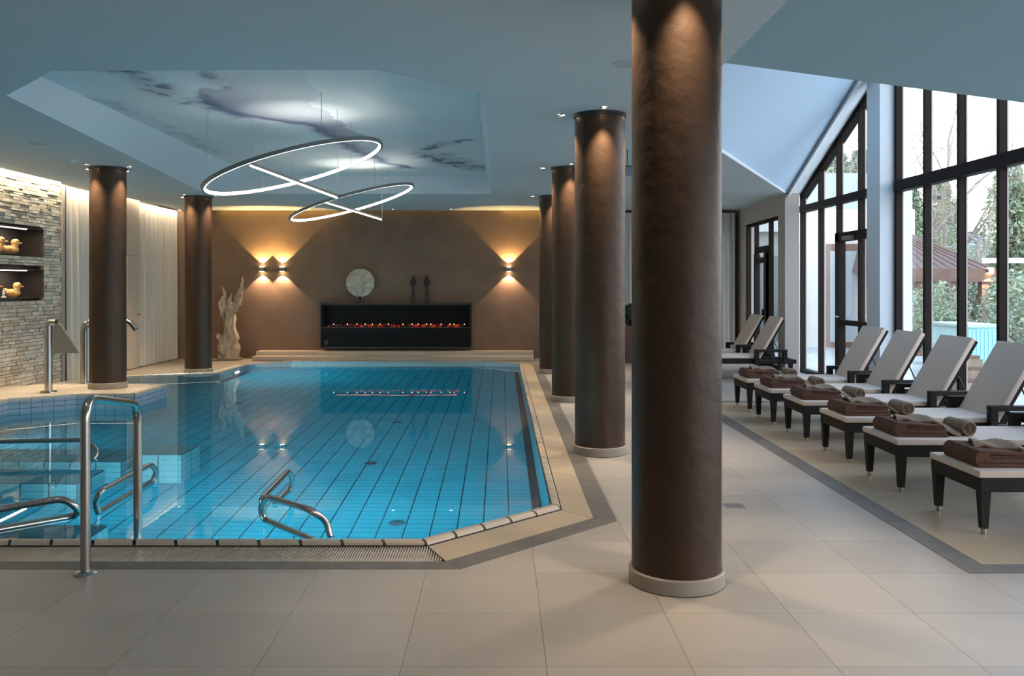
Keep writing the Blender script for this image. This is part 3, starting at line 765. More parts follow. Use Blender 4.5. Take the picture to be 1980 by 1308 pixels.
# windows -------------------------------------------------------
def wtop(y): return AZ(XW, y) - dz
def mullion(mb, y, z0, z1, w=.055, d=.08, x=XW, mi=0):
    mb.box((x, y - w / 2, z0), (x + d, y + w / 2, z1), mi)
def gable(name, label, ylo, yhi, mull, zt0, zt1, topmull=None, extra=None):
    w = thing(name, label, 'window', kind='structure')
    ys = [ylo] + list(mull) + [yhi]
    for k, y in enumerate(ys):
        ww = .07 if k in (0, len(ys) - 1) else .06
        yy = y + (.035 if k == 0 else -.035 if k == len(ys) - 1 else 0)
        mb = MB(); mullion(mb, yy, .0, min(wtop(yy), ZV) + .02, ww)
        mb.build('mullion', M_frame, w)
        mb = MB(); mb.box((XW + .08, yy - ww / 2 - .010, .05), (XW + .095, yy + ww / 2 + .010, min(wtop(yy), ZV) + .02)); mb.build('mullion_edge', M_frameint, w)
    for k in range(len(ys) - 1):
        a, b = ys[k], ys[k + 1]
        for (z0, z1) in ((.06, zt0), (zt1, None)):
            if z1 is None:
                za, zb = min(wtop(a), ZV), min(wtop(b), ZV)
                MB().add([(XW + .05, a, z0), (XW + .05, b, z0), (XW + .05, b, max(zb, z0 + .02)), (XW + .05, a, max(za, z0 + .02))], [(0, 1, 2, 3)]).build('pane', M_glass, w)
            else:
                MB().add([(XW + .05, a, z0), (XW + .05, b, z0), (XW + .05, b, z1), (XW + .05, a, z1)], [(0, 1, 2, 3)]).build('pane', M_glass, w)
    MB().box((XW - .01, ylo, zt0), (XW + .12, yhi, zt1)).build('transom', M_frame, w)
    MB().box((XW, ylo, 0), (XW + .12, yhi, .07)).build('sill', M_frame, w)
    # raked head
    za, zb = wtop(yhi), wtop(ylo)
    if zb > ZV: pass
    MB().hexa([(XW, yhi, za - .10), (XW, ylo, zb - .10), (XW + .12, ylo, zb - .10), (XW + .12, yhi, za - .10)],
              [(XW, yhi, za + .03), (XW, ylo, zb + .03), (XW + .12, ylo, zb + .03), (XW + .12, yhi, za + .03)]).build('raked_head', M_frame, w)
    return w
w1 = gable('window_1', 'tall gable window with glass door, left of the white pier', 12.72, 16.15, [15.2, 14.38, 13.5], 2.90, 3.02)
w2 = gable('window_2', 'tall gable window behind the loungers, right of the white pier', 6.5, 12.28, [11.42, 10.57, 9.72, 8.87, 8.0, 7.2], 2.87, 3.02)
# door leaf in window_1
dr1 = thing('door_2', 'dark framed glass door in the gable window beside the pier', 'door', kind='structure')
for (a, b) in (((XW - .03, 14.22, 0), (XW + .08, 14.38, 2.42)), ((XW - .03, 12.72, 0), (XW + .08, 12.86, 2.42)), ((XW - .03, 12.72, 2.28), (XW + .08, 14.38, 2.42)), ((XW - .03, 12.72, 0), (XW + .08, 14.38, .16)), ((XW - .02, 12.8, .95), (XW + .07, 14.3, 1.03))):
    MB().box(a, b).build('frame', M_frame, dr1)
MB().add([(XW + .03, 12.86, .16), (XW + .03, 14.22, .16), (XW + .03, 14.22, 2.28), (XW + .03, 12.86, 2.28)], [(0, 1, 2, 3)]).build('pane', M_glass, dr1)
MB().tube(arc_path([(XW - .03, 14.27, 1.08), (XW - .08, 14.27, 1.08), (XW - .08, 14.12, 1.08)], .02), .011, 8).build('handle', M_steel, dr1)
MB().bbox((XW - .09, 13.6, 2.29), (XW - .03, 13.95, 2.35), .006).build('closer', mat('closer_grey', (.25, .24, .24), .4), dr1)
# far window group
w3 = thing('window_3', 'dark framed window group with a door at the far right end', 'window', kind='structure')
def fb_(name, ya_, yb_, z0, z1, x0=.04, x1=.12, m=M_frame):
    mb = MB(); farbox(mb, ya_, yb_, z0, z1, x0, x1); return mb.build(name, m, w3)
for y in (18.5, 17.85, 16.75, 16.0): fb_('mullion', y, y - .07, 0, 2.84)
fb_('mullion', 17.05, 16.95, 0, 2.3); fb_('transom', 18.5, 15.95, 2.78, 2.84); fb_('transom', 17.85, 16.75, 2.22, 2.34); fb_('sill', 18.5, 15.95, 0, .12)
fb_('door_rail', 17.8, 17.0, 2.02, 2.12, .02, .12); fb_('stile', 17.82, 17.72, 0, 2.2, .02, .12); fb_('stile', 17.05, 16.95, 0, 2.2, .02, .12)
mb = MB(); p, q = onfar(18.5), onfar(15.95)
mb.add([(p.x + .08, p.y, .1), (q.x + .08, q.y, .1), (q.x + .08, q.y, 2.8), (p.x + .08, p.y, 2.8)], [(0, 1, 2, 3)]); mb.build('pane', M_glass, w3)
fb_('handle', 17.06, 17.02, 1.0, 1.12, -.02, .02, M_steel)
bpy.data.objects.remove([o for o in wrt.children if o.name.startswith('outer_wall')][0])
# near right windows (outside the frame)
w4 = thing('window_4', 'low window row beside the camera under the sloping ceiling', 'window', kind='structure')
for y in (-3.9, -2.9, -1.9, -.9, .1, 1.1, 2.1, 3.1, 4.1, 5.1, 6.15): MB().box((XW, y - .03, 0), (XW + .1, y + .03, 2.7)).build('mullion', M_frame, w4)
MB().box((XW, -4, 2.6), (XW + .1, 6.3, 2.72)).build('transom', M_frame, w4); MB().box((XW, -4, 0), (XW + .1, 6.3, .07)).build('sill', M_frame, w4)
MB().add([(XW + .05, -4, .07), (XW + .05, 6.25, .07), (XW + .05, 6.25, 2.6), (XW + .05, -4, 2.6)], [(0, 1, 2, 3)]).build('pane', M_glass, w4)

# ================================================================ COLUMNS with spotlights
cols_ = [(.937, 4.73, 0, 'nearest and largest brown round column standing right of the pool'),
         (.937, 8.37, 0, 'second brown round column along the pool edge, just left of the nearest column'),
         (.937, 12.15, 0, 'third brown round column from the camera along the right pool edge'),
         (.937, 16.0, 0, 'farthest brown round column of the right row, beside the brown end wall'),
         (-5.38, 12.15, .178, 'brown round column standing on the raised deck at the left of the pool'),
         (-5.47, 16.05, 0, 'brown round column at the far left pool corner before the driftwood')]
def column(x, y, z0, label, first=[None]):
    c = thing('round_column', label, 'column', (x, y, 0), random.Random(label).random() * .0, 'brown round columns of the pool hall')
    r = .236
    MB().lathe([(r, z0 + .07), (r, 1.2), (r, 2.2), (r, ZC - .03)], (0, 0, 0), 64).build('shaft', M_col, c, smooth=True)
    MB().lathe([(.243, z0), (.252, z0 + .005), (.252, z0 + .076), (.246, z0 + .082), (.236, z0 + .082)], (0, 0, 0), 64).build('base_ring', M_colring, c, smooth=True)
    MB().lathe([(r + .003, ZC - .035), (r + .012, ZC - .03), (r + .012, ZC)], (0, 0, 0), 64).build('top_ring', M_colcap, c, smooth=True)
    return c
def downlight(x, y, z, label, group, spot=None, power=14, color=(1, .80, .58), tilt=None):
    d = thing('ceiling_spotlight', label, 'spotlight', (x, y, z), 0, group)
    MB().lathe([(.046, -.001), (.046, -.006), (.034, -.009), (.032, -.003)], (0, 0, 0), 24).build('trim_ring', M_trimring, d, smooth=True)
    MB().lathe([(.026, -.0055), (.026, -.004)], (0, 0, 0), 20).build('lens', M_lens, d)
    if power: light('spot_lamp', 'SPOT', (0, 0, -.014), power, color, (0, 0, 0), .02, spot=spot or math.radians(76), blend=1, parent=d)
    if tilt is not None:
        v = Vector((-math.cos(tilt) * .20, -math.sin(tilt) * .20, -1)); d.children[-1].rotation_euler = v.to_track_quat('-Z', 'Y').to_euler()
    return d
names = ['nearest column', 'second column', 'third column from the camera', 'farthest column of the right row', 'column on the raised deck', 'far left column']
side = {0: 'right of', 1: 'behind', 2: 'left of', 3: 'in front of'}
for k, (x, y, z0, lab) in enumerate(cols_):
    column(x, y, z0, lab)
    for a in range(4):
        th = a * PI / 2 + (-.35 if k >= 4 else 0)
        pw = 85 if k == 0 else 115
        downlight(x + .36 * math.cos(th), y + .36 * math.sin(th), ZC, 'small round recessed ceiling spotlight %s the %s' % (side[a], names[k]), 'ceiling spotlights around the columns', power=pw, tilt=th)
# ceiling spotlights near the end wall; those over the floor added unseen as fill
k = 0
for (u, v, t) in ((760, 404, 'left'), (872, 404, 'right')):
    p = pz(u, v, ZC); downlight(p.x, p.y, ZC, 'tiny ceiling spotlight before the brown end wall, %s one of two' % t, 'spotlights before the end wall', power=5)
downlight(3.9, 18.3, ZC, 'hidden ceiling spotlight added to brighten the grey curtain at the end of the lounger aisle', 'spotlights before the end wall', power=45)  # added out of sight behind the nearest column to brighten the curtain
for (x, y) in ((-2.6, 1.6), (-.4, 1.6), (-2.6, 3.7), (-.6, 3.7), (2.2, 1.4), (-4.6, 2.6), (3.6, 1.5), (-.4, -.6), (2.2, -.9)):
    z = ZC if x < 1.6 else BZ(x) + .0
    downlight(x, y, z - .001, 'unseen ceiling spotlight added to light the near floor', 'added unseen spotlights over the near floor', spot=math.radians(110), power=(22 if x < -1 else 7), color=(1, .84, .66))
# ceiling speakers and small ceiling items
for (u, v, r, lab) in ((1210, 124, .10, 'round flush ceiling speaker left of the nearest column'), (72, 278, .10, 'round flush ceiling speaker above the stone wall side'), (1105, 278, .05, 'small flush ceiling disc between the second and third column')):
    p = pz(u, v, ZC); s = thing('ceiling_speaker', lab, 'speaker', tuple(p))
    MB().lathe([(r, 0), (r, -.004), (r * .93, -.006), (r * .9, -.003)], (0, 0, 0), 32).build('ring', M_ceil, s, smooth=True)
    MB().lathe([(r * .88, -.0035), (r * .88, -.001)], (0, 0, 0), 32).build('grille', mat('speaker_grille', (.45, .5, .53), .8), s)
p = pz(144, 309, ZC); s = thing('smoke_detector', 'small white smoke detector on the ceiling near the deck column', 'detector', tuple(p))
MB().lathe([(.05, 0), (.05, -.02), (.03, -.04), (.01, -.042)], (0, 0, 0), 24).build('body', M_white, s, smooth=True)
MB().lathe([(.056, 0), (.056, -.008)], (0, 0, 0), 24).build('base', M_white, s)
for i, u in enumerate((705, 713, 723)):
    p = pz(u, 327 + (i == 2) * -1, ZT - .002); s = thing('ceiling_anchor', ['left', 'middle', 'right'][i] + ' one of three small dark anchors on the printed ceiling panel', 'anchor', tuple(p))
    MB().lathe([(.028, 0), (.028, -.02), (.018, -.035)], (0, 0, 0), 16).build('cap', M_greywall, s, smooth=True)
p = py(1213, 331, 10.5); s = thing('ceiling_sign', 'small blue-grey box hanging under the ceiling between the columns', 'sign', tuple(p))
MB().bbox((-.065, -.02, -.06), (.065, .02, .06), .005).build('box', mat('sign_grey', (.22, .25, .30), .5), s)
MB().box((-.065, -.022, .052), (.065, .022, .064)).build('top_rail', M_black, s)
MB().tube([(0, 0, .06), (0, 0, ZC - p.z)], .006, 6).build('rod', M_black, s)

# ================================================================ PENDANT RINGS
def pendant(cx, cy, cz, r, tilt, label, barA, barB, k):
    t = thing('ring_pendant', label, 'pendant lamp', (cx, cy, cz), 0, 'ring pendants over the pool')
    ct, stt = math.cos(tilt), math.sin(tilt); N = 96
    def P(rr, a, h=0): v = Vector((rr * math.cos(a), rr * math.sin(a), h)); return Vector((v.x * ct - v.z * stt, v.y, v.x * stt + v.z * ct))
    w, h = .020, .019
    for (nm, prof, m) in (('ring_body', [(w, -h), (w, h), (-w * .2, h), (-w * .2, -h)], M_led2), ('light_strip', [(-w * .25, h * .8), (-w * 1.0, h * .8), (-w * 1.0, -h * .9), (-w * .25, -h * .9)], M_led)):
        vs, fs = [], []; q = len(prof)
        for i in range(N):
            a = 2 * PI * i / N
            for (dr_, dh) in prof: vs.append(P(r + dr_, a, dh))
        for i in range(N):
            for c in range(q): fs.append((i * q + c, ((i + 1) % N) * q + c, ((i + 1) % N) * q + (c + 1) % q, i * q + (c + 1) % q))
        o = MB().add(vs, fs).build(nm, m, t)
    # light bar under the ring
    a, b = Vector(barA), Vector(barB); e = (b - a).normalized(); up = Vector((-e.z, 0, e.x)); 
    if up.z < 0: up = -up
    def barbox(nm, h0, h1, y0, y1, m, s0=0, s1=0):
        MB().hexa([a + e * s0 + up * h0 + Vector((0, y0, 0)), b - e * s1 + up * h0 + Vector((0, y0, 0)), b - e * s1 + up * h0 + Vector((0, y1, 0)), a + e * s0 + up * h0 + Vector((0, y1, 0))],
                  [a + e * s0 + up * h1 + Vector((0, y0, 0)), b - e * s1 + up * h1 + Vector((0, y0, 0)), b - e * s1 + up * h1 + Vector((0, y1, 0)), a + e * s0 + up * h1 + Vector((0, y1, 0))]).build(nm, m, t)
    barbox('bar_body', .0, .026, -.03, .03, M_led2); barbox('bar_light', -.018, .0, -.028, .028, M_led)
    for ang in (PI, -PI / 3, PI / 3, 2.2):
        q = P(r, ang); MB().tube([q, (q.x, q.y, ZT - cz)], .003, 5).build('wire', M_wire, t)
    for q in (a, b): MB().tube([q + up * .03, (q.x, q.y, ZT - cz)], .003, 5).build('wire', M_wire, t)
    light('up_lamp', 'SPOT', (0, .25, .05), 15, (1, .90, .78), (PI, 0, 0), .05, spot=math.radians(112), blend=.5, parent=t)
M_led2 = mat('ring_profile', (.26, .26, .26), .45, metal=.4)
M_wire = mat('suspension_wire', (.5, .5, .48), .4, metal=.5)
def rel(u, v, Y, c): q = py(u, v, Y); return (q.x - c[0], 0, q.z - c[2])
c1 = py(568.5, 324, 9.6); c2 = py(681, 392, 13.7)
pendant(*c1, .97, math.radians(16.1), 'larger near LED ring pendant hanging over the pool with a crossing light bar', rel(485, 319, 9.6, c1), rel(652, 381, 9.6, c1), 0)
pendant(*c2, .97, math.radians(16.1), 'smaller far LED ring pendant over the pool with a crossing light bar', rel(624, 389, 13.7, c2), rel(738, 424, 13.7, c2), 1)

# ================================================================ WALL SCONCES
for (u, lab) in ((508, 'up-and-down wall sconce on the brown wall nearest the driftwood'), (547, 'up-and-down wall sconce on the brown wall between driftwood pair sconce and metal disc'), (984, 'up-and-down wall sconce on the brown wall right of the fireplace')):
    p = py(u, 521, YB); s = thing('wall_sconce', lab, 'wall lamp', (p.x, YB, p.z))
    MB().bbox((-.055, -.12, -.045), (.055, 0, .045), .006).build('body', mat('sconce_metal', (.45, .42, .38), .3, metal=.9), s)
    for sg in (1, -1):
        MB().box((-.04, -.105, sg * .046), (.04, -.03, sg * .05)).build('lens', emis('sconce_lens', (1, .78, .42), 30), s)
        up = sg > 0
        light('sconce_lamp', 'SPOT', (0, -.085, sg * .055), 82 if up else 50, (1, .62, .22) if up else (1, .66, .42), (PI if up else 0, 0, 0), .012, spot=math.radians(92), blend=.12, parent=s)

# ================================================================ FIREPLACE
fx0, fx1 = py(620, 0, 19.0).x, py(912, 0, 19.0).x; fz0, fz1 = py(0, 673, 19.0).z, py(0, 587, 19.0).z
fp = thing('fireplace', 'long black wall-hung electric fireplace with a bed of red embers', 'fireplace')
M_fp = mat('fireplace_black', (.011, .010, .010), .6, spec=.06); M_fp2 = mat('fireplace_frame', (.045, .04, .037), .4)
oz0, oz1 = py(0, 633, 19.0).z, py(0, 595, 19.0).z
mb = MB(); mb.box((fx0, 18.98, fz0), (fx1, YB, oz0)); mb.box((fx0, 18.98, oz1), (fx1, YB, fz1)); mb.box((fx0, 18.98, oz0), (fx0 + .07, YB, oz1)); mb.box((fx1 - .07, 18.98, oz0), (fx1, YB, oz1)); mb.box((fx0, YB - .02, oz0), (fx1, YB, oz1))
mb.build('casing', M_fp, fp)
mb = MB()
for (a, b) in (((fx0 - .01, 18.965, fz1 - .03), (fx1 + .01, YB, fz1 + .01)), ((fx0 - .01, 18.965, fz0), (fx0 + .02, YB, fz1)), ((fx1 - .02, 18.965, fz0), (fx1 + .01, YB, fz1)), ((fx0, 18.965, fz0 - .01), (fx1, YB, fz0 + .02))): mb.box(a, b)
mb.build('frame', M_fp2, fp)
MB().box((fx0 + .03, 18.972, oz0 - .02), (fx1 - .03, 18.978, oz0)).build('lower_rail', M_fp2, fp)
mb = MB(); rr = random.Random(5)
for k in range(150):
    x = rr.uniform(fx0 + .15, fx1 - .15); y = rr.uniform(19.02, 19.12); z = oz0 + .0; s = rr.uniform(.02, .045)
    mb.lathe([(s * .6, 0), (s, s * .5), (s * .8, s * 1.1), (s * .2, s * 1.4)], (x, y, z), 6, mi=1 if rr.random() < .45 else 0)
eb = mb.build('ember_bed', [mat('coal', (.04, .015, .012), .8), emis('ember', (1, .08, .035), .22)], fp); eb['kind'] = 'stuff'
mb = MB()
for u in (645, 672, 690, 706, 720, 735, 751, 779, 797, 809, 825, 833, 853, 870, 878, 898):
    p = py(u, 622, 19.03); s = .014; mb.lathe([(s * .3, 0), (s, s * .8), (s * .4, s * 1.8)], (p.x, 19.03, oz0 + .05), 6)
tag(mb.build('flames', emis('flame', (1, .5, .36), 1.6), fp), None, None, kind='stuff')
light('ember_lamp', 'AREA', ((fx0 + fx1) / 2, 19.05, oz0 + .12), 1.2, (1, .2, .1), (0, 0, 0), 2.6, .04, parent=fp)
MB().bbox((fx0 + .08, 18.97, fz0 + .07), (fx0 + .16, 18.98, fz0 + .16), .003).build('control_plate', mat('control_grey', (.05, .048, .045), .5), fp)
# disc
p = py(696, 547, 18.95 + .1)
ds = thing('metal_disc', 'round hammered silver disc on a stand on top of the fireplace', 'ornament', (p.x, 19.08, 0))
mdisc = mat('silver_leaf', (.60, .53, .42), .45, metal=.35, noise_amt=.35, nscale=9, bump=.3, bscale=14)
rr_ = .305
mb = MB(); prof = [(.0, -.012), (rr_ * .5, -.016), (rr_ * .93, -.012), (rr_, -.004), (rr_, .008), (rr_ * .9, .012)]
vs, fs = [], []; N = 48
for (r, d) in prof:
    for k in range(N): vs.append((r * math.cos(2 * PI * k / N), d, p.z + r * math.sin(2 * PI * k / N)))
for i in range(len(prof) - 1):
    for k in range(N): fs.append((i * N + k, i * N + (k + 1) % N, (i + 1) * N + (k + 1) % N, (i + 1) * N + k))
MB().add(vs, fs).build('disc', mdisc, ds)
MB().box((-.02, -.01, fz1 + .01), (.02, .01, p.z - rr_ + .02)).build('stem', M_black, ds); MB().bbox((-.12, -.05, fz1 + .01), (.12, .05, fz1 + .028), .004).build('foot', M_black, ds)
# two slender statues
def statue(u, label, flip):
    p = py(u, 585, 19.05); s = thing('statue', label, 'statue', (p.x, 19.08, fz1 + .01), 0)
    ms = mat('dark_bronze', (.035, .022, .02), .4, metal=.4, noise_amt=.3, nscale=20)
    MB().bbox((-.06, -.035, 0), (.06, .035, .018), .004).build('plinth', ms, s)
    me = bpy.data.meshes.new('figure'); h = .62
    J = {'hip': (0, 0, .33), 'waist': (0, 0, .38), 'chest': (.004 * flip, 0, .46), 'neck': (.004 * flip, 0, .51), 'head': (.006 * flip, 0, .56), 'headt': (.006 * flip, -.004, .59),
         'kl': (-.022, 0, .18), 'fl': (-.024, 0, .02), 'kr': (.022, 0, .18), 'fr': (.026, 0, .02), 'tl': (-.024, -.03, .022), 'tr': (.026, -.03, .022),
         'sl': (-.042, 0, .49), 'el': (-.056, -.005, .40), 'wl': (-.03 * 1, -.04, .37 + .05 * (flip > 0)), 'sr': (.042, 0, .49), 'er': (.056, -.005, .40), 'wr': (.03, -.04, .42 - .05 * (flip > 0))}
    R = {'hip': .028, 'waist': .022, 'chest': .032, 'neck': .012, 'head': .023, 'headt': .018, 'kl': .014, 'fl': .010, 'kr': .014, 'fr': .010, 'tl': .007, 'tr': .007, 'sl': .013, 'el': .010, 'wl': .008, 'sr': .013, 'er': .010, 'wr': .008}
    ks = list(J); E = [('hip', 'waist'), ('waist', 'chest'), ('chest', 'neck'), ('neck', 'head'), ('head', 'headt'), ('hip', 'kl'), ('kl', 'fl'), ('hip', 'kr'), ('kr', 'fr'), ('fl', 'tl'), ('fr', 'tr'), ('chest', 'sl'), ('sl', 'el'), ('el', 'wl'), ('chest', 'sr'), ('sr', 'er'), ('er', 'wr')]
    me.from_pydata([J[k] for k in ks], [(ks.index(a), ks.index(b)) for a, b in E], []); me.update()
    o = finish('figure', me, ms, s)
    o.modifiers.new('skin', 'SKIN'); 
    for k, v in enumerate(me.skin_vertices[0].data): v.radius = (R[ks[k]] * 1.5, R[ks[k]] * 1.5); v.use_root = (k == 0)
    sb = o.modifiers.new('sub', 'SUBSURF'); sb.levels = sb.render_levels = 1
statue(799, 'left one of two slender dark bronze standing figures on the fireplace', 1)
statue(825, 'right one of two slender dark bronze standing figures on the fireplace', -1)

# ================================================================ DRIFTWOOD
dw = thing('driftwood', 'tall weathered pale driftwood trunk standing before the brown wall', 'driftwood', (py(441, 0, 18.7).x, 18.82, .0))
M_dw = mat('weathered_wood', (.50, .40, .29), .85, noise_amt=.5, nscale=7, bump=.9, bscale=18, stretch=(3, 3, .7))
rd = random.Random(11)
def gnarl(mb, pts, rad, n=9, amp=.35, seed=0):
    pts = [Vector(p) for p in pts]; out, rr = [], []
    K = 5
    for i in range(len(pts) - 1):
        for q in range(K):
            t = q / K; out.append(pts[i].lerp(pts[i + 1], t) + Vector((rd.uniform(-1, 1), rd.uniform(-1, 1), 0)) * .012); rr.append(rad[i] * (1 - t) + rad[i + 1] * t)
    out.append(pts[-1]); rr.append(rad[-1])
    k0 = len(mb.v); mb.tube(out, rr, n)
    for k in range(k0, len(mb.v)):
        v = Vector(mb.v[k]); s = (k - k0) // n; c = out[min(s, len(out) - 1)]
        ang = (k - k0) % n
        d = v - c; f = 1 + amp * noise.noise(Vector((ang * 1.7 + seed, v.z * 1.6, seed))) * 2.2 + amp * .5 * noise.noise(Vector((v.x * 9, v.y * 9, v.z * 7 + seed)))
        mb.v[k] = tuple(c + d * max(.25, f))
mb = MB()
gnarl(mb, [(-.02, 0, .02), (.0, 0, .3), (.03, 0, .6), (.0, 0, .9), (.02, 0, 1.15)], [.17, .16, .13, .13, .07], 12, .45, 1)
gnarl(mb, [(-.1, .02, .0), (-.12, 0, .3), (-.06, -.02, .6)], [.10, .10, .05], 9, .4, 2)
gnarl(mb, [(.1, -.02, .0), (.14, 0, .28), (.10, 0, .5)], [.09, .10, .05], 9, .4, 3)
gnarl(mb, [(.0, 0, .75), (-.12, .0, 1.0), (-.17, 0, 1.2), (-.10, 0, 1.38), (-.16, 0, 1.55)], [.11, .11, .075, .035, .012], 9, .4, 4)
gnarl(mb, [(.03, 0, .95), (.13, 0, 1.15), (.22, 0, 1.35), (.27, 0, 1.55), (.28, 0, 1.76)], [.09, .07, .065, .035, .008], 9, .4, 5)
gnarl(mb, [(.0, 0, 1.05), (-.02, 0, 1.25), (.04, 0, 1.42)], [.08, .05, .01], 8, .4, 6)
gnarl(mb, [(-.15, 0, .4), (-.25, -.03, .5), (-.26, -.03, .56)], [.07, .05, .02], 8, .4, 7)
gnarl(mb, [(.2, 0, 1.2), (.15, -.03, 1.1), (.16, -.04, 1.02)], [.05, .03, .01], 7, .4, 8)
mb.build('trunk', M_dw, dw, smooth=True)
MB().bbox((-.24, -.15, 0), (.24, .15, .03), .006).build('base_plate', mat('base_plate_stone', (.24, .20, .16), .6), dw)

# ================================================================ DECK SHOWERS
def shower(x, y, z, kind, label, rz=0):
    s = thing('pool_shower', label, 'water spout', (x, y, z), rz)
    MB().lathe([(.105, 0), (.105, .012), (.10, .018), (.05, .02)], (0, 0, 0), 32).build('base_plate', M_steel, s, smooth=True)
    if kind == 0:
        MB().tube(arc_path([(0, 0, .01), (0, 0, .92), (.10, 0, .92)], .09, 8), .048, 18).build('pipe', M_steel, s, smooth=True)
        # flared fan nozzle
        mb = MB()
        top = [(.075, -.03, .90), (.16, -.03, .90), (.16, .03, .90), (.075, .03, .90)]; bot = [(.045, -.02, .52), (.40, -.02, .52), (.40, .02, .52), (.045, .02, .52)]
        mb.hexa([bot[0], bot[1], bot[2], bot[3]], [top[0], top[1], top[2], top[3]]); mb.build('fan_nozzle', mat('nozzle_steel', (.42, .40, .36), .35, metal=.8), s)
    else:
        MB().tube(arc_path([(0, 0, .01), (0, 0, .90), (.64, 0, .90), (.74, 0, .78)], .17, 10), .048, 18).build('pipe', M_steel, s, smooth=True)
    return s
p = pz(94, 757, .178); shower(p.x, p.y - 0, .165, 0, 'steel pool spout with flat fan nozzle on the raised deck')
p = pz(162, 742, .178); shower(p.x, p.y, .165, 1, 'curved steel water spout half hidden behind the deck column')

# ================================================================ HANDRAILS
hr = thing('handrail', 'inverted U steel handrail from the floor into the near pool edge', 'handrail')
MB().tube(arc_path([(-2.27, 4.85, .01), (-2.27, 4.85, .965), (-2.315, 5.66, .82), (-2.315, 5.66, -1.2)], .13, 8), .0265, 14).build('tube', M_steel, hr, smooth=True)
MB().lathe([(.062, .0), (.062, .006), (.045, .018), (.028, .02)], (-2.27, 4.85, 0), 24).build('base_plate', M_steel, hr, smooth=True)
hr = thing('pool_rail', 'low bent steel rail rising from the water at the near pool edge', 'handrail')
def railpts(L): return [tuple(pz(u, v, z)) for (u, v, z) in L]
RR = .021
MB().tube(arc_path(railpts([(640, 1046, -.02), (632, 1008, .10), (598, 985, .2), (515, 961, .2), (503, 985, .10), (512, 1006, .022), (560, 1026, .022), (606, 1045, .022)]), .10, 8), RR, 12).build('tube', M_steel, hr, smooth=True)
MB().tube(arc_path(railpts([(512, 1000, -.1), (505, 966, .19), (558, 911, .2), (567, 930, .10), (560, 948, .022), (532, 972, .022)]), .09, 8), RR, 12).build('tube', M_steel, hr, smooth=True)
hr = thing('pool_rail', 'horizontal steel rail over the far whirlpool bench at left', 'handrail')
MB().tube(arc_path([(-5.95, 7.9, .16)] + railpts([(168, 851, .16), (190, 872, .07), (180, 890, .0), (160, 893, -.1)]), .10, 8), RR, 12).build('tube', M_steel, hr, smooth=True)
hr = thing('pool_rail', 'looped steel rail above the water left of the U handrail', 'handrail')
MB().tube(arc_path(railpts([(-160, 1012, .12), (0, 985, .14), (125, 964, .18), (152, 985, .10), (148, 998, .022), (0, 1024, .022), (-120, 1046, .022)]), .09, 8), .024, 12).build('tube', M_steel, hr, smooth=True)
hr = thing('pool_rail', 'looped steel rail running away through the U handrail over the water', 'handrail')
MB().tube(arc_path(railpts([(190, 992, .022), (184, 972, .10), (194, 951, .18), (292, 898, .18), (303, 912, .10), (296, 930, .022), (190, 992, .022)]), .07, 8), RR, 12).build('tube', M_steel, hr, smooth=True)

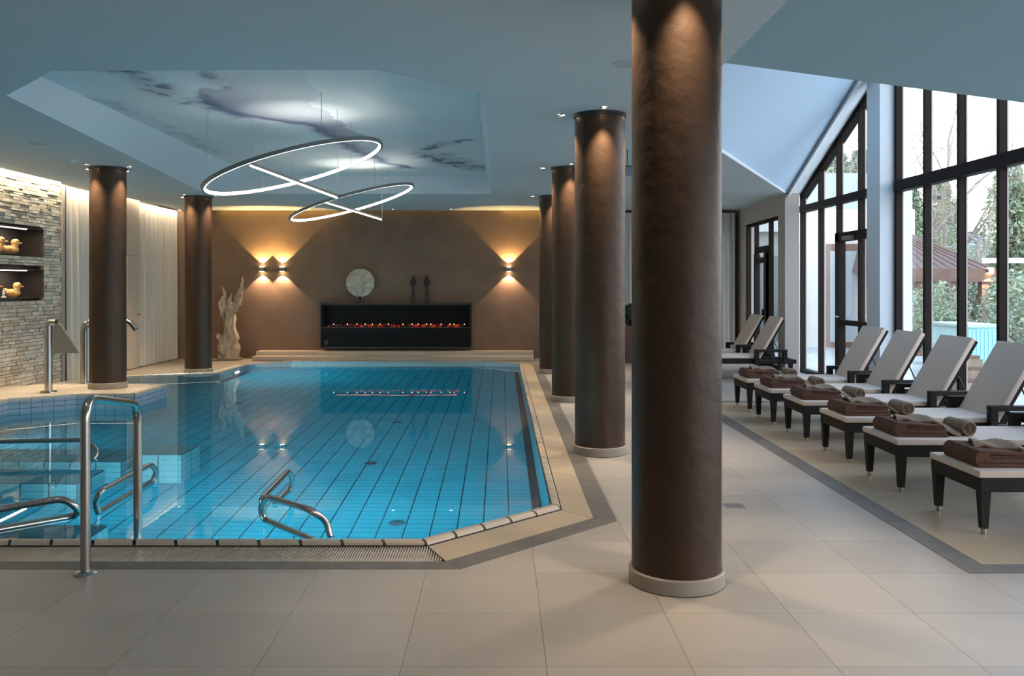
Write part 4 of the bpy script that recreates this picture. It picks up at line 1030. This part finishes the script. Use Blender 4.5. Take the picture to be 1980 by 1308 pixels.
# ================================================================ LOUNGERS
def lounger():
    t = thing('sun_lounger', '', 'sun lounger', (0, 0, 0), 0, 'sun loungers along the window')
    W2 = .325
    mb = MB(); mb.bbox((0, -W2, .27), (1.32, -W2 + .045, .36), .006); mb.bbox((0, W2 - .045, .27), (1.32, W2, .36), .006); mb.bbox((0, -W2 + .04, .27), (.045, W2 - .04, .36), .006); mb.bbox((1.28, -W2 + .04, .27), (1.325, W2 - .04, .36), .006)
    mb.box((.04, -W2 + .04, .325), (1.3, W2 - .04, .345))
    mb.bbox((1.3, -W2, .27), (1.95, -W2 + .045, .34), .006); mb.bbox((1.3, W2 - .045, .27), (1.95, W2, .34), .006); mb.bbox((1.9, -W2, .27), (1.95, W2, .34), .006)
    mb.build('frame', M_wicker, t)
    for (x, y) in ((.035, -W2 + .035), (.035, W2 - .035), (1.86, -W2 + .035), (1.86, W2 - .035)):
        mb = MB(); a, b = .033, .021
        mb.hexa([(x - b, y - b, .035), (x + b, y - b, .035), (x + b, y + b, .035), (x - b, y + b, .035)], [(x - a, y - a, .29), (x + a, y - a, .29), (x + a, y + a, .29), (x - a, y + a, .29)])
        lg = mb.build('leg', M_wicker, t)
        MB().lathe([(.014, .0), (.017, .004), (.017, .036)], (x, y, 0), 12).build('foot_cap', M_steel, lg)
    MB().bbox((-.01, -W2 - .005, .36), (1.36, W2 + .005, .405), .012).build('seat_cushion', M_cush, t, smooth=True)
    # backrest
    ang = math.radians(60); hx, hz = 1.36, .37; L = .76; ux, uz = math.cos(ang), math.sin(ang)
    def B(s, y, n): return (hx + ux * s - uz * n, y, hz + uz * s + ux * n)
    bm = MB(); bm.bbox((0, -W2 + .0, .0), (L, W2 - .0, .05), .014)
    bm.v = [B(v[0], v[1], v[2]) for v in bm.v]; bm.build('backrest', M_cush, t, smooth=True)
    bm = MB(); bm.box((0, -W2 + .005, -.03), (L - .01, -W2 + .035, -.001)); bm.box((0, W2 - .035, -.03), (L - .01, W2 - .005, -.001)); bm.box((L - .04, -W2 + .01, -.03), (L - .01, W2 - .01, -.001)); bm.box((.02, -W2 + .03, -.008), (L - .03, W2 - .03, -.001))
    bm.v = [B(v[0], v[1], v[2]) for v in bm.v]; bm.build('back_frame', M_wicker, t)
    for y in (-W2 + .05, W2 - .05):
        p = B(.38, y, -.02); MB().tube([p, (p[0] + .17, y, .31)], .008, 8).build('back_strut', M_black, t)
    for sg in (-1, 1):
        y = sg * (W2 + .03)
        mb = MB(); mb.bbox((1.24, y - .04, .47), (1.78, y + .04, .515), .008); mb.bbox((1.24, y - .035, .27), (1.31, y + .035, .475), .006); mb.bbox((1.71, y - .035, .27), (1.78, y + .035, .475), .006)
        mb.bbox((1.24, min(y, y - sg * .05) - .02, .28), (1.78, max(y, y - sg * .05) + .02, .33), .006)
        mb.build('armrest', M_wicker, t)
    return t
proto = lounger()
def brown_towel():
    t = thing('folded_towel', '', 'towel', group='folded brown towels on the loungers')
    # thick folded towel: serpentine layers
    mb = MB(); lay = 4; th = .026; Lx, Ly = .40, .46; K = 14
    prof = []
    N = 26
    vs, fs = [], []
    rr = random.Random(4)
    for L in range(lay):
        zc = .014 + L * .0262
        m = MB(); w = Ly / 2 - L * .008; l = Lx / 2 - L * .006
        m.bbox((-l, -w, zc - .013), (l, w, zc + .0128), .0105)
        mb.add(m.v, m.f)
    # rounded fold at the foot side (-x) and near side
    mb.tube([(-Lx / 2 + .045, -Ly / 2 + .01, .053), (-Lx / 2 + .045, Ly / 2 - .01, .053)], .053, 16)
    for k, v in enumerate(mb.v):
        s = 1 + .0 ; x, y, z = v
        mb.v[k] = (x + .008 * noise.noise(Vector((x * 9, y * 9, z * 20))), y + .008 * noise.noise(Vector((x * 8 + 5, y * 8, z * 20))), z + .006 * noise.noise(Vector((x * 7, y * 7, 3))) * (z > .03) - .02 * (z > .07) * max(0, x / .2))
    mb.build('cloth', M_towel, t, smooth=True); return t
def taupe_towel():
    t = thing('folded_towel', '', 'towel', group='thin taupe towels lying over the brown towels')
    mb = MB()
    NX, NY = 16, 10; top = []
    for i in range(NX + 1):
        for j in range(NY + 1):
            x = -.10 + .46 * i / NX; y = -.13 + .27 * j / NY
            z = .118 + .012 * math.sin(i * .8 + j * .3) - .10 * max(0, (i / NX - .52) / .48) ** 1.2 + .006 * noise.noise(Vector((x * 15, y * 15, 0)))
            top.append((x, y + .03 * math.sin(i * .4), z + .012 * (1 - (2 * j / NY - 1) ** 2)))
    n1 = len(top); vs = top + [(x, y, z - .018) for x, y, z in top]; fs = []
    q = lambda i, j: i * (NY + 1) + j
    for i in range(NX):
        for j in range(NY):
            fs.append((q(i, j), q(i + 1, j), q(i + 1, j + 1), q(i, j + 1))); fs.append(tuple(n1 + a for a in (q(i, j + 1), q(i + 1, j + 1), q(i + 1, j), q(i, j))))
    for i in range(NX): fs += [(q(i, 0), n1 + q(i, 0), n1 + q(i + 1, 0), q(i + 1, 0)), (q(i, NY), q(i + 1, NY), n1 + q(i + 1, NY), n1 + q(i, NY))]
    for j in range(NY): fs += [(q(0, j), q(0, j + 1), n1 + q(0, j + 1), n1 + q(0, j)), (q(NX, j), n1 + q(NX, j), n1 + q(NX, j + 1), q(NX, j + 1))]
    mb.add(vs, fs); mb.build('cloth', M_towel2, t, smooth=True); return t
def rolled_towel():
    t = thing('rolled_towel', '', 'towel', group='rolled taupe towels on the loungers')
    mb = MB(); mb.tube([(0, -.13, .060), (0, -.122, .060), (0, .122, .060), (0, .13, .060)], [.048, .060, .060, .048], 24)
    mb.build('roll', M_towel2, t, smooth=True)
    sp = []
    for k in range(50):
        a = k * .45; r = .008 + .040 * k / 50; sp.append((r * math.cos(a), -.131, .060 + r * math.sin(a)))
    MB().tube(sp, .0035, 5).build('spiral_edge', M_towel, t); return t
bt0, tt0, rt0 = brown_towel(), taupe_towel(), rolled_towel()
ordn = ['nearest lounger, cut by the right frame edge', 'second lounger from the camera', 'third lounger from the camera', 'fourth lounger from the camera', 'fifth lounger from the camera', 'sixth lounger, last of the towel row']
LY = [5.93, 7.08, 8.19, 9.29, 10.32, 11.38]; LX = [3.035, 3.03, 3.07, 3.07, 3.05, 3.08]
for k in range(6):
    L = proto if k == 0 else dup(proto)
    L.location = (LX[k], LY[k], 0); L['label'] = 'dark wicker lounger with cream cushion: ' + ordn[k]; L['category'] = 'sun lounger'; L['group'] = 'sun loungers along the window'
    B_o = bt0 if k == 0 else dup(bt0)
    B_o.location = (LX[k] + .235, LY[k] + .0, .405); B_o.rotation_euler[2] = random.uniform(-.04, .04) 
    B_o['label'] = 'thick folded brown towel on the foot of the ' + ordn[k].replace(', cut by the right frame edge', '').replace(', last of the towel row', ' of the row'); B_o['category'] = 'towel'
    T = tt0 if k == 0 else dup(tt0)
    T.location = (LX[k] + .24, LY[k] + .03, .40); T.rotation_euler[2] = [-.35, -.30, -.1, -.25, -.2, -.15][k]
    T['label'] = 'thin taupe towel draped over the brown towel of the ' + ordn[k].replace(', cut by the right frame edge', '').replace(', last of the towel row', ' of the row'); T['category'] = 'towel'
    if k > 0:
        R_ = rt0 if k == 1 else dup(rt0)
        R_.location = (LX[k] + .60, LY[k] - .06, .405); R_.rotation_euler[2] = [.0, .15, .1, .2, .0, .1][k]
        R_['label'] = 'rolled taupe towel behind the folded towels on the ' + ordn[k].replace(', last of the towel row', ' of the row'); R_['category'] = 'towel'
for (x, y, lab) in ((2.98, 16.25, 'dark wicker lounger standing farthest away before the grey curtain'), (2.98, 15.1, 'dark wicker lounger next to the farthest one, before the far window group')):
    L = dup(proto); L.location = (x, y, 0); L['label'] = lab; L['category'] = 'sun lounger'; L['group'] = 'sun loungers before the far window'
# planter with round shrub
pt = thing('potted_shrub', 'round green shrub in a tall brown planter behind the nearest column', 'plant', (py(1222, 0, 18.1).x, 18.1, 0))
mb = MB(); mb.hexa([(-.13, -.13, 0), (.13, -.13, 0), (.13, .13, 0), (-.13, .13, 0)], [(-.18, -.18, .75), (.18, -.18, .75), (.18, .18, .75), (-.18, .18, .75)]); mb.build('planter', mat('planter_brown', (.14, .07, .05), .4), pt)
M_leaf = mat('shrub_leaf', (.035, .085, .025), .6, noise_amt=.3, nscale=20)
def foliage(n, f, size, seed):
    r = random.Random(seed); mb = MB()
    for k in range(n):
        p = f(r); a = Vector((r.gauss(0, 1), r.gauss(0, 1), r.gauss(0, 1))).normalized(); b = a.cross(Vector((r.gauss(0, 1), r.gauss(0, 1), r.gauss(0, 1)))).normalized(); s = size * r.uniform(.6, 1.3)
        mb.add([p - a * s, p + b * s * .45, p + a * s, p - b * s * .45], [(0, 1, 2, 3)])
    return mb
def ball(c, R):
    def f(r):
        v = Vector((r.gauss(0, 1), r.gauss(0, 1), r.gauss(0, 1))).normalized() * (r.random() ** .35); return Vector((c[0] + v.x * R[0], c[1] + v.y * R[1], c[2] + v.z * R[2]))
    return f
foliage(1500, ball((0, 0, .97), (.2, .2, .24)), .035, 2).build('foliage', M_leaf, pt)
MB().tube([(0, 0, .7), (0, 0, .95)], .02, 8).build('stem', M_dw, pt)

# ================================================================ NICHE DUCKS
M_duck = mat('duck_yellow', (.74, .42, .14), .35); M_beak = mat('duck_orange', (.75, .22, .08), .35); M_eye = mat('duck_eye', (.02, .02, .02), .3); M_red = mat('duck_red', (.62, .12, .07), .35)
def duck(y, z, label, sc=1.0, red=False):
    d = thing('toy_duck', label, 'duck', (XL - .12, y, z), -1.15, 'yellow toy ducks in the wall niches')
    d.scale = (sc, sc, sc)
    def ell(c, r, n=14):
        m = MB(); vs, fs = [], []
        for i in range(n + 1):
            a = PI * i / n
            for k in range(n * 2): b = PI * k / n; vs.append((c[0] + r[0] * math.sin(a) * math.cos(b), c[1] + r[1] * math.cos(a), c[2] + r[2] * math.sin(a) * math.sin(b)))
        for i in range(n):
            for k in range(n * 2): fs.append((i * 2 * n + k, i * 2 * n + (k + 1) % (2 * n), (i + 1) * 2 * n + (k + 1) % (2 * n), (i + 1) * 2 * n + k))
        return m.add(vs, fs)
    b = ell((0, 0, .065), (.075, .115, .062)); 
    for k, v in enumerate(b.v):
        if v[1] < -.05: b.v[k] = (v[0] * (1 + (v[1] + .05) * 5), v[1], v[2] + (-.05 - v[1]) * .9)
        if v[2] < .012: b.v[k] = (b.v[k][0], b.v[k][1], .004)
    h = ell((0, .065, .17), (.055, .058, .055)); b.add(h.v, h.f); b.tube([(0, .055, .1), (0, .06, .14)], [.05, .045], 14)
    b.build('body', M_duck, d, smooth=True)
    ell((0, .130, .160), (.025, .028, .011), 8).build('beak', M_red if red else M_beak, d, smooth=True)
    for s in (-1, 1):
        ell((s * .045, .095, .185), (.008, .008, .010), 6).build('eye', M_eye, d, smooth=True)
        ell((s * .068, -.02, .075), (.018, .06, .032), 8).build('wing', M_duck, d, smooth=True)
duck(12.95, 2.036, 'yellow toy duck at the right in the upper niche'); duck(12.56, 2.036, 'yellow toy duck cut by the left frame edge in the upper niche', 1.05)
duck(13.0, 1.401, 'yellow toy duck with red beak at the right in the lower niche', 1, True); duck(12.45, 1.401, 'yellow toy duck with red beak cut by the frame edge in the lower niche', 1, True)
cd_ = thing('small_figurine', 'small white figurine between the ducks in the lower niche', 'ornament', (XL - .10, 12.74, 1.401))
MB().lathe([(.03, 0), (.035, .01), (.015, .03), (.022, .06), (.012, .075), (.018, .09), (.01, .11)], (0, 0, 0), 14).build('body', M_white, cd_, smooth=True)
MB().lathe([(.04, 0), (.04, .006)], (0, 0, 0), 14).build('base', M_white, cd_)

# ================================================================ OUTSIDE
gd = MB().box((5.75, -20, -.35), (120, 140, -.10)).build('ground', mat('patio_gravel', (.42, .40, .36), .9, noise_amt=.25, nscale=.8)); struct(gd, 'pale paved terrace outside the windows', 'ground')
M_render = mat('white_render', (.66, .63, .56), .8); M_flat = mat('grey_fascia', (.36, .39, .37), .6)
wbld = thing('white_building', 'white flat-roofed building outside the gable windows', 'building')
yb_ = 24.0
xa, xb_ = py(1480, 0, yb_).x, py(1769, 0, yb_).x
MB().box((xa, yb_, -.1), (xb_, yb_ + 4, py(0, 405, yb_).z)).build('wall', M_render, wbld)
MB().box((xa - .2, yb_ + .8, py(0, 405, yb_).z), (py(1783, 0, yb_).x, yb_ + 5, py(0, 398, yb_).z + .14)).build('roof_slab', M_flat, wbld)
MB().box((xa - .2, yb_ + 3, py(0, 400, yb_).z + .1), (py(1790, 0, yb_).x, yb_ + 7, 5.0)).build('upper_storey', M_flat, wbld)
q = py(1600, 475, yb_); q2 = py(1672, 716, yb_)
MB().box((py(1597, 0, yb_).x, yb_ - .05, -.1), (py(1665, 0, yb_).x, yb_ + .02, py(0, 472, yb_).z)).build('door_frame', mat('outer_door_brown', (.20, .10, .07), .5), wbld)
MB().box((py(1604, 0, yb_).x, yb_ - .07, .05), (py(1622, 0, yb_).x, yb_ - .05, py(0, 486, yb_).z)).build('pane', mat('pale_blind', (.45, .50, .52), .3), wbld)
MB().box((py(1630, 0, yb_).x, yb_ - .07, .05), (py(1658, 0, yb_).x, yb_ - .05, py(0, 486, yb_).z)).build('pane', mat('pale_blind', (.5, .55, .58), .3), wbld)
for k in range(3): MB().box((py(1640, 0, yb_).x + k * 1.2, yb_ - .04, 3.9), (py(1640, 0, yb_).x + k * 1.2 + .1, yb_, 4.0)).build('lamp_housing', M_black, wbld)
an = thing('grey_annex', 'low grey annex with dark windows outside the far window group', 'building')
MB().box((py(1380, 0, 22).x, 22, -.1), (py(1512, 0, 22).x, 23.5, 2.9)).build('wall', mat('annex_grey', (.20, .225, .22), .8), an)
MB().box((py(1375, 0, 22).x, 21.8, 2.9), (py(1515, 0, 22).x, 23.6, 3.5)).build('fascia', M_flat, an)
for k in range(4): MB().box((py(1395, 0, 22).x + k * .38, 21.97, .2), (py(1395, 0, 22).x + k * .38 + .26, 22.0, 2.3)).build('window', mat('annex_glass', (.06, .08, .09), .2), an)
# timber pavilion with hip roof
M_wood = mat('brown_timber', (.17, .10, .075), .7, noise_amt=.25, nscale=4, stretch=(1, 6, 1)); M_shin = mat('pavilion_roof', (.16, .105, .09), .8, noise_amt=.2, nscale=10)
pv = thing('garden_pavilion', 'brown timber pavilion with hipped roof and wall lamp outside the window', 'pavilion')
yp = 21.0
L0, L1 = py(1742, 0, yp).x, py(1925, 0, yp).x; ez = py(0, 545, yp).z; rz_ = py(0, 445, yp).z
e0 = py(0, 522, yp).z
ap = Vector((py(1768, 0, yp).x, yp + 2.0, py(0, 430, yp + 2).z))
mb = MB(); P_ = [(L0, yp, e0), (L1, yp, e0), (L1, yp + 4, e0), (L0, yp + 4, e0)]
mb.add(P_ + [tuple(ap)], [(0, 1, 4), (1, 2, 4), (2, 3, 4), (3, 0, 4)]); mb.build('roof', M_shin, pv)
mb = MB(); mb.box((L0, yp - .05, ez), (L1 + .05, yp + .1, e0 + .03)); mb.box((L1 - .1, yp, ez), (L1 + .05, yp + 4, e0 + .03)); mb.build('eave_beam', M_wood, pv)
for u in (1780, 1842, 1906):
    x = py(u, 0, yp).x; MB().box((x - .09, yp, -.1), (x + .09, yp + .18, ez)).build('post', M_wood, pv)
for k in range(9):
    x = L0 + .25 + k * (L1 - L0 - .3) / 8
    t_ = (x - L0) / (L1 - L0)
    MB().tube([(x, yp + .02, e0 + .02), (x + (ap.x - x) * .85, yp + 1.7, e0 + (ap.z - e0) * .85 + .02)], .03, 4).build('rafter', M_wood, pv)
x = py(1910, 0, yp).x; z = py(0, 524, yp).z
MB().bbox((x - .07, yp - .16, z - .05), (x + .07, yp - .05, z + .05), .01).build('lamp_body', M_steel, pv)
MB().box((x - .06, yp - .15, z + .05), (x + .06, yp - .06, z + .07)).build('lamp_lens', emis('outdoor_lens', (1, .75, .4), 14), pv)
MB().box((x - .06, yp - .15, z - .07), (x + .06, yp - .06, z - .05)).build('lamp_lens', emis('outdoor_lens', (1, .75, .4), 14), pv)
light('pavilion_lamp', 'SPOT', (x, yp - .16, z - .08), 60, (1, .6, .35), (0, 0, 0), .03, spot=math.radians(100), parent=pv)
# hot tub
yt = 15.2
x0_, x1_ = py(1866, 0, yt).x, py(1936, 0, yt).x; zt = py(0, 632, yt).z
ht = thing('hot_tub', 'turquoise outdoor whirlpool tub on the terrace outside the window', 'hot tub')
MB().bbox((x0_, yt, -.1), (x1_, yt + 1.2, zt), .04).build('shell', mat('tub_turquoise', (.30, .66, .68), .3, noise_amt=.15, nscale=6), ht)
MB().bbox((x0_ - .04, yt - .04, zt - .02), (x1_ + .04, yt + 1.24, zt + .04), .015).build('rim', mat('tub_rim', (.42, .55, .52), .4), ht)
for k in range(7): MB().box((x0_ + .06 + k * (x1_ - x0_ - .14) / 7, yt - .012, .0), (x0_ + .06 + k * (x1_ - x0_ - .14) / 7 + .02, yt, zt - .06)).build('side_rib', mat('tub_rib', (.45, .80, .82), .3), ht)
# wooden steps / crates next to the window
M_plank = mat('pale_plank', (.33, .27, .20), .7, noise_amt=.3, nscale=5, stretch=(1, 8, 1))
stp = thing('wooden_steps', 'pale wooden steps on the terrace between the third and fourth lounger', 'steps')
for k in range(4):
    z0 = -.1 + k * .16; q = py(1862, 0, 12.6).x
    MB().box((q + k * .03, 12.6 + k * .16, z0), (q + .55, 13.6, z0 + .11)).build('tread', M_plank, stp)
    MB().box((q + k * .03 + .03, 12.64 + k * .16, z0 + .11), (q + .52, 13.58, z0 + .16)).build('riser', M_wood, stp)
# white pergola beam and distant house
pb = thing('white_canopy', 'thin white canopy beam outside at the right', 'canopy')
yq = 18.0; x0_ = py(1905, 0, yq).x; x1_ = x0_ + 4.5
MB().box((x0_, yq, py(0, 509, yq).z), (x1_, yq + .12, py(0, 499, yq).z)).build('beam', M_render, pb)
for x in (x0_ + .9, x1_ - .1): MB().box((x, yq, -.1), (x + .06, yq + .08, py(0, 505, yq).z)).build('post', M_render, pb)
hs = thing('distant_house', 'house with grey tiled roof and solar panels behind the garden', 'building')
yh_ = 46.0
hx0, hx1 = py(1775, 0, yh_).x, py(1945, 0, yh_).x; hz0, hz1 = py(0, 500, yh_).z, py(0, 402, yh_).z
MB().box((hx0, yh_, -.1), (hx1, yh_ + 8, hz0)).build('wall', mat('far_wall', (.55, .50, .45), .8), hs)
M_roof = mat('roof_grey', (.26, .25, .24), .8, noise_amt=.2, nscale=3)
MB().add([(hx0 - .3, yh_ - .4, hz0), (hx1 + .3, yh_ - .4, hz0), (hx1 - 1.0, yh_ + 4, hz1), (hx0 + 1.4, yh_ + 4, hz1)], [(0, 1, 2, 3)]).build('roof', M_roof, hs)
for r in range(9):
    t = r / 9; z_ = hz0 + (hz1 - hz0) * t; y_ = yh_ - .4 + 4.4 * t
    MB().box((hx0 - .3 + 1.7 * t, y_ - .03, z_), (hx1 + .3 - 1.3 * t, y_ + .03, z_ + .05)).build('tile_row', M_roof, hs)
for i in range(3):
    for j in range(3):
        x = py(1898, 0, yh_).x + i * .42; t = .55 + j * .13
        MB().box((x, yh_ - .5 + 4.4 * t, hz0 + (hz1 - hz0) * t + .05), (x + .36, yh_ - .4 + 4.4 * t, hz0 + (hz1 - hz0) * t + .26)).build('solar_panel', mat('solar_glint', (.75, .78, .8), .2), hs)
# trees
M_bark = mat('bare_bark', (.30, .26, .22), .9, noise_amt=.3, nscale=3)
M_ever = mat('evergreen', (.20, .25, .15), .8, noise_amt=.4, nscale=1.5)
M_ever2 = mat('pale_shrub', (.36, .40, .27), .8, noise_amt=.4, nscale=2)
M_twig = mat('ochre_twigs', (.36, .33, .20), .9, noise_amt=.3, nscale=2)
def bare_tree(x, y, h, seed, label, leafy=False):
    r = random.Random(seed); t = thing('garden_tree', label, 'tree', (x, y, -.1)); mb = MB(); ends = []
    def br(p, d, L, rad, lv):
        pts = [p]; q = p
        for s in range(4):
            d = (d + Vector((r.gauss(0, .16), r.gauss(0, .16), r.gauss(.04, .1)))).normalized(); q = q + d * L / 4; pts.append(q)
        mb.tube(pts, [rad * (1 - .13 * i) for i in range(5)], 5 if lv < 2 else 3, caps=False)
        if lv == 4: ends.append(q); return
        for k in range(3 if lv < 2 else 3):
            f = r.uniform(.35, 1) if k else 1; base = pts[min(4, int(f * 4))]
            nd = (d + Vector((r.gauss(0, .6), r.gauss(0, .6), r.gauss(.15, .35)))).normalized(); br(base, nd, L * r.uniform(.55, .75), rad * .55, lv + 1)
    br(Vector((0, 0, 0)), Vector((0, 0, 1)), h * .42, h * .011, 0)
    mb.build('trunk', M_bark, t)
    if leafy:
        tw = MB()
        for e in ends:
            for k in range(10):
                a = e + Vector((r.gauss(0, .35), r.gauss(0, .35), r.gauss(0, .35))); b = a + Vector((r.gauss(0, .3), r.gauss(0, .3), r.gauss(.15, .3)))
                c = Vector((.012, .012, 0)); tw.add([a - c, a + c, b], [(0, 1, 2)])
        tw.build('twigs', M_twig, t)
    return t
def conifer(x, y, h, w, seed, label, m):
    t = thing('garden_tree', label, 'tree', (x, y, -.1)); r = random.Random(seed)
    def f(r):
        u = r.random() ** .8; a = r.uniform(0, 2 * PI); rad = w * (1 - u * .85) * (.35 + .65 * r.random()); return Vector((math.cos(a) * rad, math.sin(a) * rad, .3 + u * (h - .3)))
    foliage(7000, f, .085, seed).build('foliage', m, t); MB().tube([(0, 0, 0), (0, 0, h * .9)], [.12, .02], 6).build('trunk', M_bark, t)
def shrub(x, y, h, w, seed, label, m):
    t = thing('garden_shrub', label, 'shrub', (x, y, -.1)); foliage(2600, ball((0, 0, h * .55), (w, w, h * .5)), .05, seed).build('foliage', m, t); MB().tube([(0, 0, 0), (0, 0, h * .5)], .03, 6).build('stem', M_bark, t)
tp = [(1768, 34, 11, 'bare tree seen through the first pane right of the pier', 1), (1830, 36, 12, 'bare spreading tree behind the grey-roofed house at left', 1), (1880, 34, 8, 'low bare tree beside the solar-panelled roof', 1), (1960, 30, 9.5, 'bare tree at the right edge of the window view', 1), (1640, 34, 9.5, 'bare tree seen through the raked panes above the door', 1), (1590, 36, 8, 'bare tree seen in the far raked pane', 1), (1700, 38, 11, 'bare tree largely hidden behind the white pier', 1)]
for k, (u, y, h, lab, lf) in enumerate(tp): bare_tree(py(u, 0, y).x, y, h, 20 + k, lab, lf)
for k, (u, y, h, w, lab, m) in enumerate([(1755, 30, 5.2, 1.6, 'evergreen tree just right of the white building', M_ever), (1815, 40, 6.5, 2.4, 'olive tree mass above the pavilion roof', M_ever2), (1968, 23, 4.3, 1.2, 'tall dark conifer at the right edge of the window view', M_ever), (1620, 36, 7.0, 2.2, 'evergreen tree above the white building', M_ever2), (1950, 36, 7, 2.2, 'pale evergreen behind the conifer', M_ever2), (1665, 37, 7.3, 2.2, 'evergreen tree beside the pier in the raked panes', M_ever)]):
    conifer(py(u, 0, y).x, y, h, w, 40 + k, lab, m)
for k, (u, y, h, w, lab, m) in enumerate([(1812, 19, 1.7, .7, 'leafy shrub under the pavilion left of its post', M_ever2), (1880, 24, 2.0, .8, 'leafy shrub behind the hot tub', M_ever), (1960, 16.5, 1.9, .6, 'green shrub below the white canopy beam', M_ever2), (1835, 17, 1.2, .5, 'low shrub left of the hot tub', M_ever2), (1990, 18.5, 2.1, .7, 'green shrub at the right frame edge outside', M_ever)]):
    shrub(py(u, 0, y).x, y, h, w, 60 + k, lab, m)
# hedge closing the garden view
hd = thing('garden_hedge', 'long mixed hedge closing the garden', 'hedge')
r = random.Random(9); mb = foliage(14000, lambda r: Vector((r.uniform(10, 50), 64 - r.uniform(0, 1.5) , r.uniform(0, 5.4) * (.7 + .3 * math.sin(r.uniform(0, 6))))), .16, 77)
mb.build('foliage', M_ever2, hd); 
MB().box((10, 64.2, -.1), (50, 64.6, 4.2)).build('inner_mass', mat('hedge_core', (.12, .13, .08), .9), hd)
print('tiles', ntile)
